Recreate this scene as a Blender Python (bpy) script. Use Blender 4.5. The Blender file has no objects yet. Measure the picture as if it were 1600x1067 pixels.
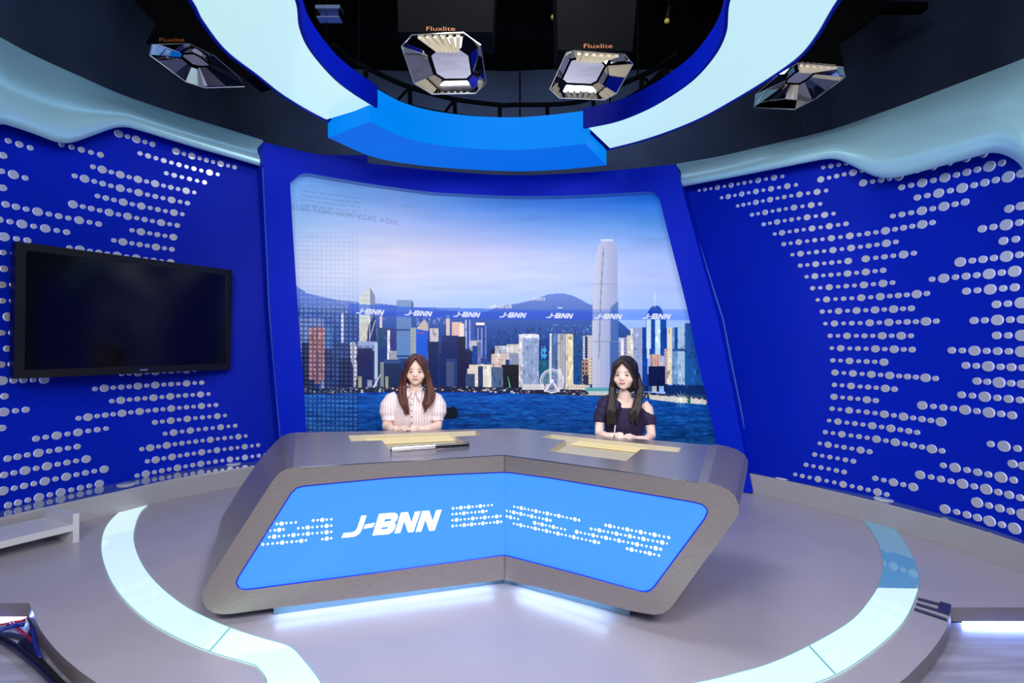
import bpy, bmesh, math, random
import numpy as np
from mathutils import Vector, Matrix
from mathutils.geometry import tessellate_polygon

# ------------------------------------------------------------------ camera, world, lights, exposure
C = bpy.context.scene.collection
F, CX, CY, H = 790.0, 800.0, 533.5, 1.4
cam_d = bpy.data.cameras.new('camera'); cam_d.sensor_width = 36; cam_d.lens = F / 1600 * 36
cam_d.clip_start = .05; cam_d.clip_end = 100
cam = bpy.data.objects.new('camera', cam_d); C.objects.link(cam)
cam.location = (0, 0, H); cam.rotation_euler = (math.pi / 2, 0, 0)
bpy.context.scene.camera = cam
vs = bpy.context.scene.view_settings
vs.view_transform = 'Standard'; vs.look = 'None'; vs.gamma = 1; vs.exposure = 0; vs.use_curve_mapping = False
w = bpy.data.worlds.new('world'); bpy.context.scene.world = w; w.use_nodes = True
w.node_tree.nodes['Background'].inputs[0].default_value = (.25, .35, .6, 1)
w.node_tree.nodes['Background'].inputs[1].default_value = .12

def area(name, loc, target, sx, sy, power, col):
    d = bpy.data.lights.new(name, 'AREA'); d.shape = 'RECTANGLE'; d.size = sx; d.size_y = sy
    d.energy = power; d.color = col
    o = bpy.data.objects.new(name, d); C.objects.link(o); o.location = loc
    o.rotation_euler = (Vector(target) - Vector(loc)).to_track_quat('-Z', 'Y').to_euler()
    return o
area('studio_key_light', (-1.2, -.9, 3.3), (-.5, 3.5, .9), 1.4, .8, 95, (1, .93, .9))
area('studio_fill_light', (1.3, -.9, 3.3), (.6, 3.3, .9), 1.4, .8, 95, (1, .93, .92))
area('studio_top_light', (0, 2.3, 4.2), (0, 2.9, 0), 1.4, 1.0, 42, (.92, .94, 1))
area('backdrop_wash_light', (0, 2.8, 4.3), (0, 5.6, 1.5), 2.2, .5, 18, (.95, .96, 1))
area('outer_wall_fill', (0, 6.6, 5.5), (0, 8.2, 3.6), 6, .4, 55, (.62, .74, 1))  # added unseen fill that brightens the dark back wall
for s in (-1, 1): area('outer_wall_fill', (s * 3.6, 4.2, 5.6), (s * 4.7, 4.8, 3.6), 5, .3, 16 if s < 0 else 6, (.4, .65, 1))  # added unseen fills that brighten the outer side walls
for s in (-1, 1):
    area('wall_wash_light', (-s * .6, -.4, 2.5), (s * 3.3, 3.9, 1.4), 1.2, .8, 34, (.8, .9, 1))

# ------------------------------------------------------------------ materials
def lin(c): return tuple(((v / 255) / 12.92 if v / 255 <= .04045 else ((v / 255 + .055) / 1.055) ** 2.4) for v in c[:3]) + (1,)
def mat(name, col, rough=.5, metal=0, emit=None, es=0, noise=0, nscale=8, bump=0, bscale=60, coat=0, stretch=None, trans=0, alpha=1, spec=None, aniso=0):
    m = bpy.data.materials.new(name); m.use_nodes = True
    nt = m.node_tree; b = nt.nodes['Principled BSDF']
    b.inputs['Base Color'].default_value = lin(col); b.inputs['Roughness'].default_value = rough
    b.inputs['Metallic'].default_value = metal
    if spec is not None: b.inputs['Specular IOR Level'].default_value = spec
    if coat: b.inputs['Coat Weight'].default_value = coat; b.inputs['Coat Roughness'].default_value = .05
    if trans: b.inputs['Transmission Weight'].default_value = trans
    if alpha < 1: b.inputs['Alpha'].default_value = alpha
    if emit: b.inputs['Emission Color'].default_value = lin(emit); b.inputs['Emission Strength'].default_value = es
    tc = nt.nodes.new('ShaderNodeTexCoord'); mp = nt.nodes.new('ShaderNodeMapping')
    nt.links.new(tc.outputs['Object'], mp.inputs[0])
    if stretch: mp.inputs['Scale'].default_value = stretch
    if noise:
        n = nt.nodes.new('ShaderNodeTexNoise'); n.inputs['Scale'].default_value = nscale; n.inputs['Detail'].default_value = 4
        nt.links.new(mp.outputs[0], n.inputs[0])
        r = nt.nodes.new('ShaderNodeValToRGB')
        c = lin(col); r.color_ramp.elements[0].color = tuple(v * (1 - noise) for v in c[:3]) + (1,)
        r.color_ramp.elements[1].color = tuple(min(1, v * (1 + noise)) for v in c[:3]) + (1,)
        r.color_ramp.elements[0].position = .3; r.color_ramp.elements[1].position = .7
        nt.links.new(n.outputs[0], r.inputs[0]); nt.links.new(r.outputs[0], b.inputs['Base Color'])
    if bump:
        n = nt.nodes.new('ShaderNodeTexNoise'); n.inputs['Scale'].default_value = bscale
        nt.links.new(mp.outputs[0], n.inputs[0])
        bp = nt.nodes.new('ShaderNodeBump'); bp.inputs['Strength'].default_value = bump; bp.inputs['Distance'].default_value = .01
        nt.links.new(n.outputs[0], bp.inputs['Height']); nt.links.new(bp.outputs[0], b.inputs['Normal'])
    return m
M = {}
M['blue_wall'] = mat('blue_wall', (0, 32, 184), .55, spec=.1, noise=.05, nscale=2)
M['blue_frame'] = mat('blue_frame', (0, 36, 204), .5, spec=.12, noise=.04, nscale=2)
M['blue_trim'] = mat('blue_trim', (0, 24, 170), .5, spec=.15)
M['strip'] = mat('strip', (70, 110, 215), .35, metal=.3)
M['lip'] = mat('lip', (130, 150, 200), .3, metal=.5)
M['shell'] = mat('shell', (58, 68, 90), .9, spec=.1, noise=.15, nscale=1.5)
M['black'] = mat('black', (5, 6, 8), .8, spec=.05, noise=.2, nscale=6)
M['black_gloss'] = mat('black_gloss', (6, 7, 11), .12, noise=.1)
M['bezel'] = mat('bezel', (16, 17, 20), .3)
M['stage'] = mat('stage', (172, 166, 178), .32, noise=.04, nscale=3, bump=.03, bscale=5)
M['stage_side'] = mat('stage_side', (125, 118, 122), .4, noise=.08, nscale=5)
M['lower_floor'] = mat('lower_floor', (165, 165, 188), .3, noise=.25, nscale=6, stretch=(.4, 3, 1))
M['kerb'] = mat('kerb', (165, 163, 168), .2, noise=.03, nscale=3)
M['kerb_top'] = mat('kerb_top', (90, 110, 140), .04, spec=1, coat=1)
M['valance'] = mat('valance', (170, 224, 244), .3, metal=.25, noise=.02, nscale=2)
M['ringlight'] = mat('ringlight', (90, 105, 110), .25, emit=(196, 236, 240), es=1.0, coat=.5)
M['bluebox'] = mat('bluebox', (0, 40, 120), .5, spec=.05, emit=(0, 108, 228), es=.9)
M['bluebox2'] = mat('bluebox2', (0, 40, 120), .5, spec=.05, emit=(0, 136, 240), es=.9)
M['floorlight'] = mat('floorlight', (110, 125, 130), .08, emit=(218, 248, 249), es=1.05, coat=1)
M['floorlight_dim'] = mat('floorlight_dim', (110, 160, 185), .06, emit=(70, 140, 175), es=.45, coat=1)  # teal tone and weak glow stand for the blue wall reflected in unlit glass
M['seam'] = mat('seam', (120, 200, 205), .3)
M['steel'] = mat('steel', (170, 161, 156), .36, metal=.75, noise=.1, nscale=30, stretch=(1, 1, 14), bump=.04, bscale=300)
M['steel_top'] = mat('steel_top', (172, 167, 174), .32, metal=.72, noise=.06, nscale=30, stretch=(14, 1, 1))
M['desk_glow'] = mat('desk_glow', (10, 60, 180), .25, emit=(72, 156, 255), es=.95)
M['white_glow'] = mat('white_glow', (240, 245, 250), .4, emit=(255, 255, 255), es=1.05)
M['print_white'] = mat('print_white', (225, 229, 240), .5, emit=(220, 225, 240), es=.3)
M['panel_edge'] = mat('panel_edge', (20, 40, 190), .2, emit=(30, 40, 190), es=.4)
M['under_led'] = mat('under_led', (220, 235, 255), .4, emit=(175, 210, 255), es=20)
M['kick'] = mat('kick', (120, 150, 165), .25, metal=.7)
M['cream'] = mat('cream', (196, 186, 164), .5, noise=.04, nscale=12)
M['cream_lit'] = mat('cream_lit', (215, 200, 156), .5, emit=(255, 222, 140), es=.25)
M['disc'] = mat('disc', (214, 216, 228), .3, metal=.45)
M['disc_side'] = mat('disc_side', (225, 232, 240), .3, emit=(200, 220, 240), es=.35)
M['white_paint'] = mat('white_paint', (206, 208, 214), .45, noise=.02, nscale=6)
M['mirror'] = mat('mirror', (205, 208, 215), .03, metal=1)
M['tube'] = mat('tube', (225, 215, 190), .4, emit=(225, 210, 175), es=.35)  # weak glow stands for light reflected from unlit tubes
M['chrome'] = mat('chrome', (210, 212, 214), .12, metal=1)
M['orange'] = mat('orange', (150, 84, 34), .5, emit=(150, 80, 30), es=.03)
M['glass_reflection'] = mat('glass_reflection', (70, 88, 150), .6, alpha=.28)  # see-through tint painting a reflection in glass
M['uplight'] = mat('uplight', (205, 210, 220), .2, metal=.3)
M['led'] = mat('led', (220, 230, 255), .4, emit=(135, 165, 255), es=60)
M['skin'] = mat('skin', (246, 212, 196), .5, noise=.02, nscale=20)
M['skin2'] = mat('skin_pale', (247, 214, 200), .5, noise=.02, nscale=20)
M['hair1'] = mat('hair_brown', (84, 42, 32), .4, noise=.35, nscale=30, stretch=(4, 4, .3), bump=.5, bscale=60)
M['hair2'] = mat('hair_black', (38, 26, 24), .36, noise=.35, nscale=30, stretch=(4, 4, .3), bump=.5, bscale=60)
M['navy'] = mat('navy_knit', (40, 26, 66), .8, noise=.08, nscale=50)
M['trousers'] = mat('trousers', (30, 32, 40), .8, noise=.1, nscale=30)
M['eye'] = mat('eye', (32, 24, 24), .25)
M['eyewhite'] = mat('eyewhite', (225, 220, 220), .3)
M['lips'] = mat('lips', (218, 132, 124), .45)
M['brow'] = mat('brow', (95, 62, 52), .7)
M['softbrow'] = mat('softbrow', (140, 98, 82), .7)
M['button'] = mat('button', (150, 60, 70), .3)
M['knob'] = mat('knob', (150, 145, 50), .4)
for n, c in (('cable_black', (16, 16, 24)), ('cable_red', (150, 26, 50)), ('cable_blue', (20, 45, 150)), ('cable_grey', (120, 125, 150)), ('cable_navy', (45, 50, 90))):
    M[n] = mat(n, c, .4)

def blouse_mat():
    m = mat('striped_blouse', (240, 222, 224), .75); nt = m.node_tree; b = nt.nodes['Principled BSDF']
    tc = nt.nodes.new('ShaderNodeTexCoord'); wv = nt.nodes.new('ShaderNodeTexWave'); wv.bands_direction = 'X'
    wv.inputs['Scale'].default_value = 16; wv.inputs['Distortion'].default_value = .6
    nt.links.new(tc.outputs['Object'], wv.inputs[0])
    r = nt.nodes.new('ShaderNodeValToRGB'); r.color_ramp.elements[0].color = lin((230, 202, 207)); r.color_ramp.elements[1].color = lin((250, 238, 238))
    r.color_ramp.elements[0].position = .05; r.color_ramp.elements[1].position = .45
    nt.links.new(wv.outputs[0], r.inputs[0]); nt.links.new(r.outputs[0], b.inputs['Base Color'])
    return m
M['blouse'] = blouse_mat()

def print_mat():
    m = bpy.data.materials.new('printed_backdrop'); m.use_nodes = True; nt = m.node_tree; b = nt.nodes['Principled BSDF']
    a = nt.nodes.new('ShaderNodeAttribute'); a.attribute_name = 'print'
    nt.links.new(a.outputs['Color'], b.inputs['Base Color']); nt.links.new(a.outputs['Color'], b.inputs['Emission Color'])
    b.inputs['Emission Strength'].default_value = .42; b.inputs['Roughness'].default_value = .35
    b.inputs['Specular IOR Level'].default_value = .25
    return m
M['print'] = print_mat()

# ------------------------------------------------------------------ object helpers
def link(name, me, m, parent=None):
    o = bpy.data.objects.new(name, me); C.objects.link(o)
    if m is not None:
        for x in (m if isinstance(m, (list, tuple)) else [m]): me.materials.append(M[x] if isinstance(x, str) else x)
    if parent:
        o.parent = parent; o.matrix_parent_inverse = Matrix.Translation(-Vector(parent.location)) if parent.type == 'EMPTY' and parent.rotation_euler.z == 0 else Matrix.Identity(4)
    return o
def obj(name, bm, m, parent=None, smooth=False):
    me = bpy.data.meshes.new(name); bmesh.ops.recalc_face_normals(bm, faces=bm.faces)
    bm.to_mesh(me); bm.free()
    if smooth: me.polygons.foreach_set('use_smooth', [True] * len(me.polygons))
    return link(name, me, m, parent)
def tag(o, label, cat, group=None, kind=None):
    if label: o['label'] = label
    if cat: o['category'] = cat
    if group: o['group'] = group
    if kind: o['kind'] = kind
    return o
def struct(o, label, cat='structure'):
    o['kind'] = 'structure'; o['label'] = label; o['category'] = cat; return o
def thing(name, label, cat, loc=(0, 0, 0), rz=0, group=None):
    o = bpy.data.objects.new(name, None); C.objects.link(o); o.location = loc; o.rotation_euler = (0, 0, rz); o.empty_display_size = .1
    return tag(o, label, cat, group)
def box(bm, c, s, rot=None):
    mt = Matrix.Translation(c) @ (rot if rot else Matrix.Identity(4)) @ Matrix.Diagonal((*s, 1))
    bmesh.ops.create_cube(bm, size=1, matrix=mt)
def ball(bm, c, r, rot=None, seg=20):
    mt = Matrix.Translation(c) @ (rot if rot else Matrix.Identity(4)) @ Matrix.Diagonal((*r, 1))
    bmesh.ops.create_uvsphere(bm, u_segments=seg, v_segments=seg // 2 + 2, radius=1, matrix=mt)
def tube(bm, pts, rad, seg=10, flat=1.0):
    pts = [Vector(p) for p in pts]; n = len(pts)
    if not isinstance(rad, (list, tuple)): rad = [rad] * n
    rad = [float(r) for r in rad]
    rings = []; up = None
    for i, p in enumerate(pts):
        t = (pts[min(i + 1, n - 1)] - pts[max(i - 1, 0)]).normalized()
        if up is None: up = Vector((0, -1, 0)) if abs(t.y) < .9 else Vector((0, 0, 1))
        s = t.cross(up).normalized(); up = s.cross(t).normalized()
        rings.append([bm.verts.new(p + rad[i] * (math.cos(a) * s + flat * math.sin(a) * up)) for a in [2 * math.pi * k / seg for k in range(seg)]])
    for a, b in zip(rings, rings[1:]):
        for k in range(seg): bm.faces.new((a[k], a[(k + 1) % seg], b[(k + 1) % seg], b[k]))
    bm.faces.new(rings[0][::-1]); bm.faces.new(rings[-1])
def smooth_path(pts, n=8):
    P = [np.array(p, float) for p in pts]; out = []
    P = [2 * P[0] - P[1]] + P + [2 * P[-1] - P[-2]]
    for i in range(1, len(P) - 2):
        for k in range(n):
            t = k / n; a, b, c, d = P[i - 1], P[i], P[i + 1], P[i + 2]
            out.append(.5 * ((2 * b) + (-a + c) * t + (2 * a - 5 * b + 4 * c - d) * t * t + (-a + 3 * b - 3 * c + d) * t ** 3))
    out.append(P[-2]); return out
def loft(bm, rings, closed=True, caps=True, u_open=False):
    R = [[bm.verts.new(p) for p in r] for r in rings]; n = len(R[0])
    for a, b in zip(R, R[1:]):
        for k in range(n if closed else n - 1): bm.faces.new((a[k], a[(k + 1) % n], b[(k + 1) % n], b[k]))
    if caps and closed: bm.faces.new(R[0][::-1]); bm.faces.new(R[-1])
    return R
def resample(pts, n):
    P = np.array(pts, float); d = np.r_[0, np.cumsum(np.linalg.norm(np.diff(P, axis=0), axis=1))]
    t = np.linspace(0, d[-1], n); return np.stack([np.interp(t, d, P[:, k]) for k in range(P.shape[1])], 1)

# pixel measurements turned into metric points on real surfaces
def plane_z(px, py, z): Y = (z - H) * F / (CY - py); return Vector(((px - CX) / F * Y, Y, z))
def at(px, py, Y): return Vector(((px - CX) / F * Y, Y, H + (CY - py) / F * Y))
def on_plane(px, py, p, n):
    d = Vector(((px - CX) / F, 1, (CY - py) / F)); o = Vector((0, 0, H)); t = (Vector(p) - o).dot(Vector(n)) / d.dot(Vector(n)); return o + d * t
class Curve:
    def __init__(s, pts, dense=False):
        s.P = np.array(pts if dense else smooth_path(pts, 14), float)
        s.S = np.r_[0, np.cumsum(np.linalg.norm(np.diff(s.P, axis=0), axis=1))]
        T = np.gradient(s.P, axis=0); T /= np.linalg.norm(T, axis=1)[:, None]
        N = np.stack([T[:, 1], -T[:, 0]], 1)                      # towards the room for curves running left to right
        s.N = N
    def off(s, d): return Curve(s.P + s.N * d, True)
    def hit(s, px):
        u = (px - CX) / F; g = s.P[:, 0] - u * s.P[:, 1]
        for i in range(len(g) - 1):
            if g[i] * g[i + 1] <= 0 and s.P[i, 1] > .2:
                k = g[i] / (g[i] - g[i + 1] + 1e-12); q = s.P[i] * (1 - k) + s.P[i + 1] * k
                return q, s.S[i] * (1 - k) + s.S[i + 1] * k
        i = int(np.argmin(abs(g))); return s.P[i], s.S[i]
    def pt(s, px, py): q, _ = s.hit(px); return Vector((q[0], q[1], H + (CY - py) / F * q[1]))
    def pos(s, a): return np.array([np.interp(a, s.S, s.P[:, 0]), np.interp(a, s.S, s.P[:, 1])]), np.array([np.interp(a, s.S, s.N[:, 0]), np.interp(a, s.S, s.N[:, 1])])

FR = Curve([(-2.85, 4.4), (-2.65, 4.66), (-2.4, 4.92), (-2.0, 5.2), (-1.5, 5.38), (-.8, 5.5), (0, 5.52), (.6, 5.46), (1.2, 5.3), (1.7, 5.03), (2.05, 4.76), (2.22, 4.6), (2.36, 4.44), (2.5, 4.25)])
WR = Curve([(1.15, 5.78), (1.5, 5.58), (1.82, 5.28), (2.07, 4.96), (2.24, 4.7), (2.44, 4.42), (2.68, 4.17), (2.87, 3.93), (3.03, 3.58), (3.12, 3.23), (3.15, 2.85), (3.12, 2.4)])
WL = Curve([(-3.66, 2.3), (-3.7, 2.5), (-3.74, 3.0), (-3.68, 3.63), (-3.55, 4.07), (-3.33, 4.49), (-2.99, 4.88), (-2.5, 5.22), (-2.0, 5.48), (-1.6, 5.6)])
KR = Curve([(2.0, 4.83), (2.22, 4.65), (2.48, 4.33), (2.72, 3.96), (2.85, 3.72), (3.0, 3.38), (3.09, 3.0), (3.1, 2.69)])
KL = Curve([(-3.6, 2.74), (-3.6, 3.1), (-3.54, 3.5), (-3.36, 3.85), (-3.2, 4.12), (-2.97, 4.52), (-2.51, 4.97), (-2.2, 5.15), (-1.9, 5.25)])

# ------------------------------------------------------------------ setting
bm = bmesh.new(); box(bm, (0, 3.5, -.15), (16, 14, .1)); struct(obj('floor', bm, 'lower_floor'), 'glossy pale lower studio floor below the stage', 'floor')
bm = bmesh.new(); box(bm, (0, 3.5, 5.85), (16, 14, .1)); struct(obj('ceiling', bm, 'black'), 'black studio ceiling', 'ceiling')
def fold_wall(name, a, b, label):
    bm = bmesh.new(); n = 60; a = Vector(a); b = Vector(b); d = b - a; nn = Vector((-d.y, d.x, 0)).normalized(); rows = []
    for z in (-.1, 5.8): rows.append([a + d * (i / n) + nn * .03 * math.sin(i * .9) + Vector((0, 0, z)) for i in range(n + 1)])
    back = [[p + nn * .15 for p in r] for r in rows]
    loft(bm, [rows[0], rows[1], back[1], back[0], rows[0]], closed=False, caps=False); bmesh.ops.remove_doubles(bm, verts=bm.verts, dist=1e-5)
    struct(obj(name, bm, 'shell', smooth=True), label, 'wall')
fold_wall('wall_back', (-7, 8.2, 0), (7, 8.2, 0), 'dark grey studio wall behind the set')
fold_wall('wall_side_left', (-4.7, -3, 0), (-4.7, 8.2, 0), 'dark outer studio wall on the left')
fold_wall('wall_side_right', (4.7, 8.2, 0), (4.7, -3, 0), 'dark outer studio wall on the right')
fold_wall('wall_front', (7, -3, 0), (-7, -3, 0), 'dark studio wall behind the camera')

# stage platform
def fl(px, py): p = plane_z(px, py, 0); return (p.x, p.y)
arcL = [(-2.585, 2.707)] + [fl(*q) for q in ((52, 957), (62.5, 982.5), (87.5, 1015), (117.5, 1042.5), (150, 1066))]
arcR = [fl(*q) for q in ((1404.6, 1067), (1425, 1049), (1452.7, 1020), (1473, 992), (1483, 970), (1486, 949))]
front = [tuple(p) for p in smooth_path(arcL + [(-1.2, 1.8), (-.5, 1.6), (.3, 1.58), (1.0, 1.72)] + arcR, 6)]
outline = [(-4.55, 2.707)] + front + [(4.55, 2.662), (4.55, 7.5), (-4.55, 7.5)]
bm = bmesh.new(); top = [bm.verts.new((x, y, 0)) for x, y in outline]; bot = [bm.verts.new((x, y, -.075)) for x, y in outline]
bm.faces.new(top); bm.faces.new(bot[::-1]); sidef = []
for i in range(len(top)): sidef.append(bm.faces.new((top[i], top[i - 1], bot[i - 1], bot[i])))
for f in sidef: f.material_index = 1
bmesh.ops.triangulate(bm, faces=[f for f in bm.faces if len(f.verts) > 4])
stage = obj('stage_platform', bm, ['stage', 'stage_side']); tag(stage, 'grey raised stage platform with rounded front under the news desk', 'stage')
bm = bmesh.new()
ins = [(x * .985, 7.4 if y > 7 else y + .035) for x, y in outline]
t2 = [bm.verts.new((x, y, -.075)) for x, y in ins]; b2 = [bm.verts.new((x, y, -.1)) for x, y in ins]
for i in range(len(t2)): bm.faces.new((t2[i], t2[i - 1], b2[i - 1], b2[i]))
obj('plinth', bm, 'black', stage)
for nm, x0, x1, y, lb in (('led_strip', 2.4, 4.45, 2.69, 'white blue light strip under the right stage edge'), ('led_strip', -4.45, -2.62, 2.73, 'white blue light strip under the left stage edge')):
    bm = bmesh.new(); box(bm, ((x0 + x1) / 2, y, -.086), (x1 - x0, .02, .018)); o = obj(nm, bm, 'led', stage); o['label'] = lb

# floor light ring
RO_L = [(400, 1042), (327.5, 1020), (275, 997.5), (225, 967.5), (185, 927.5), (165, 890), (158, 855), (165, 825), (185, 802), (215, 780)]
RI_L = [(400, 996), (360, 982.5), (325, 967.5), (287.5, 947.5), (250, 917.5), (225, 887.5), (211, 855), (210, 830), (221, 800), (245, 779)]
RO_R = [(1287.6, 1064.6), (1356, 1025), (1408, 978.6), (1430, 937), (1436, 906), (1425, 868.5), (1399.4, 828)]
RI_R = [(1201.6, 1039), (1263.5, 1011), (1329, 972), (1360, 937), (1375, 910), (1379.8, 879), (1370, 844.5), (1349.5, 814.5)]
seam_L = ((327.5, 1020), (360, 982.5))
def ring_curve(L, R, mid):
    l = [fl(*q) for q in L][::-1]; r = [fl(*q) for q in R]
    return l, r, mid
oL = [fl(*q) for q in RO_L][::-1]; iL = [fl(*q) for q in RI_L][::-1]; oR = [fl(*q) for q in RO_R]; iR = [fl(*q) for q in RI_R]
def cut(P, a, b, n):                                             # portion of a polyline between the samples nearest to a and b
    i = int(np.argmin(np.linalg.norm(P - np.array(a), axis=1))); j = int(np.argmin(np.linalg.norm(P - np.array(b), axis=1)))
    return resample(P[min(i, j):max(i, j) + 1], n)
ring = thing('floor_light_ring', 'glowing pale cyan glass light ring set into the stage floor around the desk', 'floor light', (0, 0, 0))
PO_L = np.array(smooth_path(oL[:-1] + [fl(392, 1039.5), fl(400, 1043), fl(408, 1051), fl(417, 1067), (-.93, 1.93), (-.87, 1.78)], 8))
PI_L = np.array(smooth_path(iL + [fl(428, 1004), fl(444, 1008.5), fl(457, 1015), fl(469, 1027), fl(500, 1067), (-.70, 1.93), (-.63, 1.78)], 8))
PO_R = np.array(smooth_path([(-.1, 1.72), (.4, 1.78), (.85, 1.93)] + oR, 8)); PI_R = np.array(smooth_path([(-.1, 1.93), (.3, 1.96), fl(1097, 1067), fl(1150, 1054)] + iR, 8))
segs = [(PO_L, PI_L, PO_L[0], fl(327.5, 1020), PI_L[0], fl(360, 982.5), 'floorlight'), (PO_L, PI_L, fl(327.5, 1020), PO_L[-1], fl(360, 982.5), PI_L[-1], 'floorlight'),
        (PO_R, PI_R, PO_R[0], fl(1305, 1056), PI_R[0], fl(1263.5, 1011), 'floorlight'), (PO_R, PI_R, fl(1305, 1056), fl(1433, 921), fl(1263.5, 1011), fl(1368, 921), 'floorlight'), (PO_R, PI_R, fl(1433, 921), PO_R[-1], fl(1368, 921), PI_R[-1], 'floorlight_dim')]
for PO, PI_, a0, a1, b0, b1, mt in segs:
    a = cut(PO, a0, a1, 60); b = cut(PI_, b0, b1, 60)
    bm = bmesh.new(); z0, z1 = .0005, .007
    loft(bm, [[(*p, z1) for p in a], [(*p, z1) for p in b], [(*p, z0) for p in b], [(*p, z0) for p in a], [(*p, z1) for p in a]], closed=False, caps=False)
    bmesh.ops.remove_doubles(bm, verts=bm.verts, dist=1e-6); obj('glass_panel', bm, mt, ring)
    bm = bmesh.new(); tube(bm, [(*p, .0065) for p in b], .0018, 6); tube(bm, [(*p, .0065) for p in a], .0018, 6); obj('glass_edge', bm, 'seam', ring)
for p, q in ((fl(327.5, 1020), fl(360, 982.5)), (fl(1305, 1056), fl(1263.5, 1011))):
    bm = bmesh.new(); tube(bm, [(*p, .008), (*q, .008)], .004, 6); obj('panel_seam', bm, 'seam', ring)

# perforated blue side walls with raised metal discs
def wall(name, cv, z0, z1, label, s0=None, s1=None):
    bm = bmesh.new(); bk = cv.off(-.06)
    zt = [z1(p) for p in cv.P]
    loft(bm, [[(*p, z0) for p in cv.P], [(*p, z) for p, z in zip(cv.P, zt)], [(*p, z) for p, z in zip(bk.P, zt)], [(*p, z0) for p in bk.P], [(*p, z0) for p in cv.P]], closed=False, caps=False)
    bmesh.ops.remove_doubles(bm, verts=bm.verts, dist=1e-6)
    return struct(obj(name, bm, 'blue_wall', smooth=False), label, 'wall')
VBL = [(-90, 235), (-40, 205), (0, 194.5), (18, 197.5), (50, 208), (82, 220), (95, 223), (108, 223.5), (122, 220), (150, 210), (175, 201), (187, 199), (198, 199), (215, 203), (300, 229), (370, 249), (411, 261)]
VTL = [(-90, 10), (0, 58), (50, 85), (120, 117), (190, 147.5), (275, 177), (350, 200), (411, 219)]
VBR = [(1057, 294), (1066.7, 291.8), (1161, 274), (1262.5, 253.6), (1290, 248.8), (1305, 248.8), (1318, 252.5), (1357, 271.5), (1372, 276.5), (1390, 278), (1418, 273.5), (1499, 252), (1542.6, 240), (1555, 239), (1568, 241.5), (1586.5, 251), (1600, 267), (1612, 300), (1630, 360)]
VTR = [(1057, 256), (1125, 244), (1200, 226.5), (1300, 202), (1400, 167.5), (1475, 139), (1600, 91), (1640, 70)]
def top_of(B, T):
    def g(p):
        px = max(B[0][0], min(B[-1][0], CX + F * p[0] / max(p[1], .3))); b = np.interp(px, *zip(*B)); t = np.interp(px, *zip(*T)); return H + (CY - (b * .55 + t * .45)) / F * p[1]
    return g
wl = wall('wall_left', WL, .12, top_of(VBL, VTL), 'blue curved set wall on the left with rows of silver discs')
wr = wall('wall_right', WR, .12, top_of(VBR, VTR), 'blue curved set wall on the right with rows of silver discs')
ROWS_L = [(12,220,46.5,231,'sms'),(4,243,4,243,'m'),(95.6,225.6,156.5,242,'ssmsm'),(1.5,267.5,38.5,278,'sLs'),(3.7,293.5,3.7,293.5,'m'),(8,319.3,153.7,350,'mmsLsmsLsm'),(-2,343,103.6,362.8,'msLsLsm'),(5.6,370,42,375.6,'Lsm'),
(3.8,394.6,21,396,'ss'),(5,420,23,420,'ms'),(2.5,445,19,445,'ms'),(3,470,19,470,'ss'),(12,495,12,495,'L'),(2,520,17.5,520,'ss'),(10.6,544.7,10.6,544.7,'m'),(1,569.5,16.5,569,'ms'),(2.5,594.6,68.4,593,'LmmsL'),(6,619,6,619,'m'),(5,643.6,39.5,640,'Lsm'),(2.4,668.7,2.4,668.7,'m'),
(55.6,685.3,165.2,669.4,'msLsLsms'),(11,716.4,120,697.7,'mmsLsmsm'),(5.4,742,134.3,717.2,'msLsLsmsL'),(3.7,766.9,162.3,733,'LsmsLsLsmsL'),(11.7,789.3,154.7,755.7,'mmsLsLsmsL'),
(185,209,238,225.6,'LsLsm'),(274.8,236.8,366.4,261.6,'LsLsmsLsm'),(218.5,240,340,272.8,'smsmsmsmsLs'),(259.5,271,319.4,285.3,'smsmsm'),(144.8,260.7,303.2,301,'sLsLsLsLsmsLs'),(116.2,275,292.7,317.6,'sLsmsLsLsmsLsm'),(152,306.4,284.7,334.8,'smsLsLsmsLs'),(113.4,319.3,276.7,352.3,'LsmsLsLsmsLsm'),(206,359.8,270.7,370.6,'sLsmsL'),(177.6,375.6,268.3,389.6,'sLsmsLsm'),(108,387,266.4,410,'sLsmsLsLsmsL'),
(190,584,304,578,'ssLsLsmsLs'),(148,607.5,315,597.8,'sLsmsLsLsmsLsm'),(174.4,626.6,325.6,615.4,'sLsmsLsLsmsLs'),(122.3,653.4,337.5,632.6,'sLsmsLsLsmsLsmsLsm'),(241.8,659.8,351.5,649,'msLsLsmsLs'),(257.9,677.5,367.5,665,'sLsLsmsLsm'),(221.3,701.5,383.9,681,'sLsLsmsmsLsmsLs'),(230,720.6,403.3,695.3,'sLsLsmsLsLsmsLsm'),(214,743,425.2,709,'sLsmsLsmLsmsLsLsmsL')]
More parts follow.
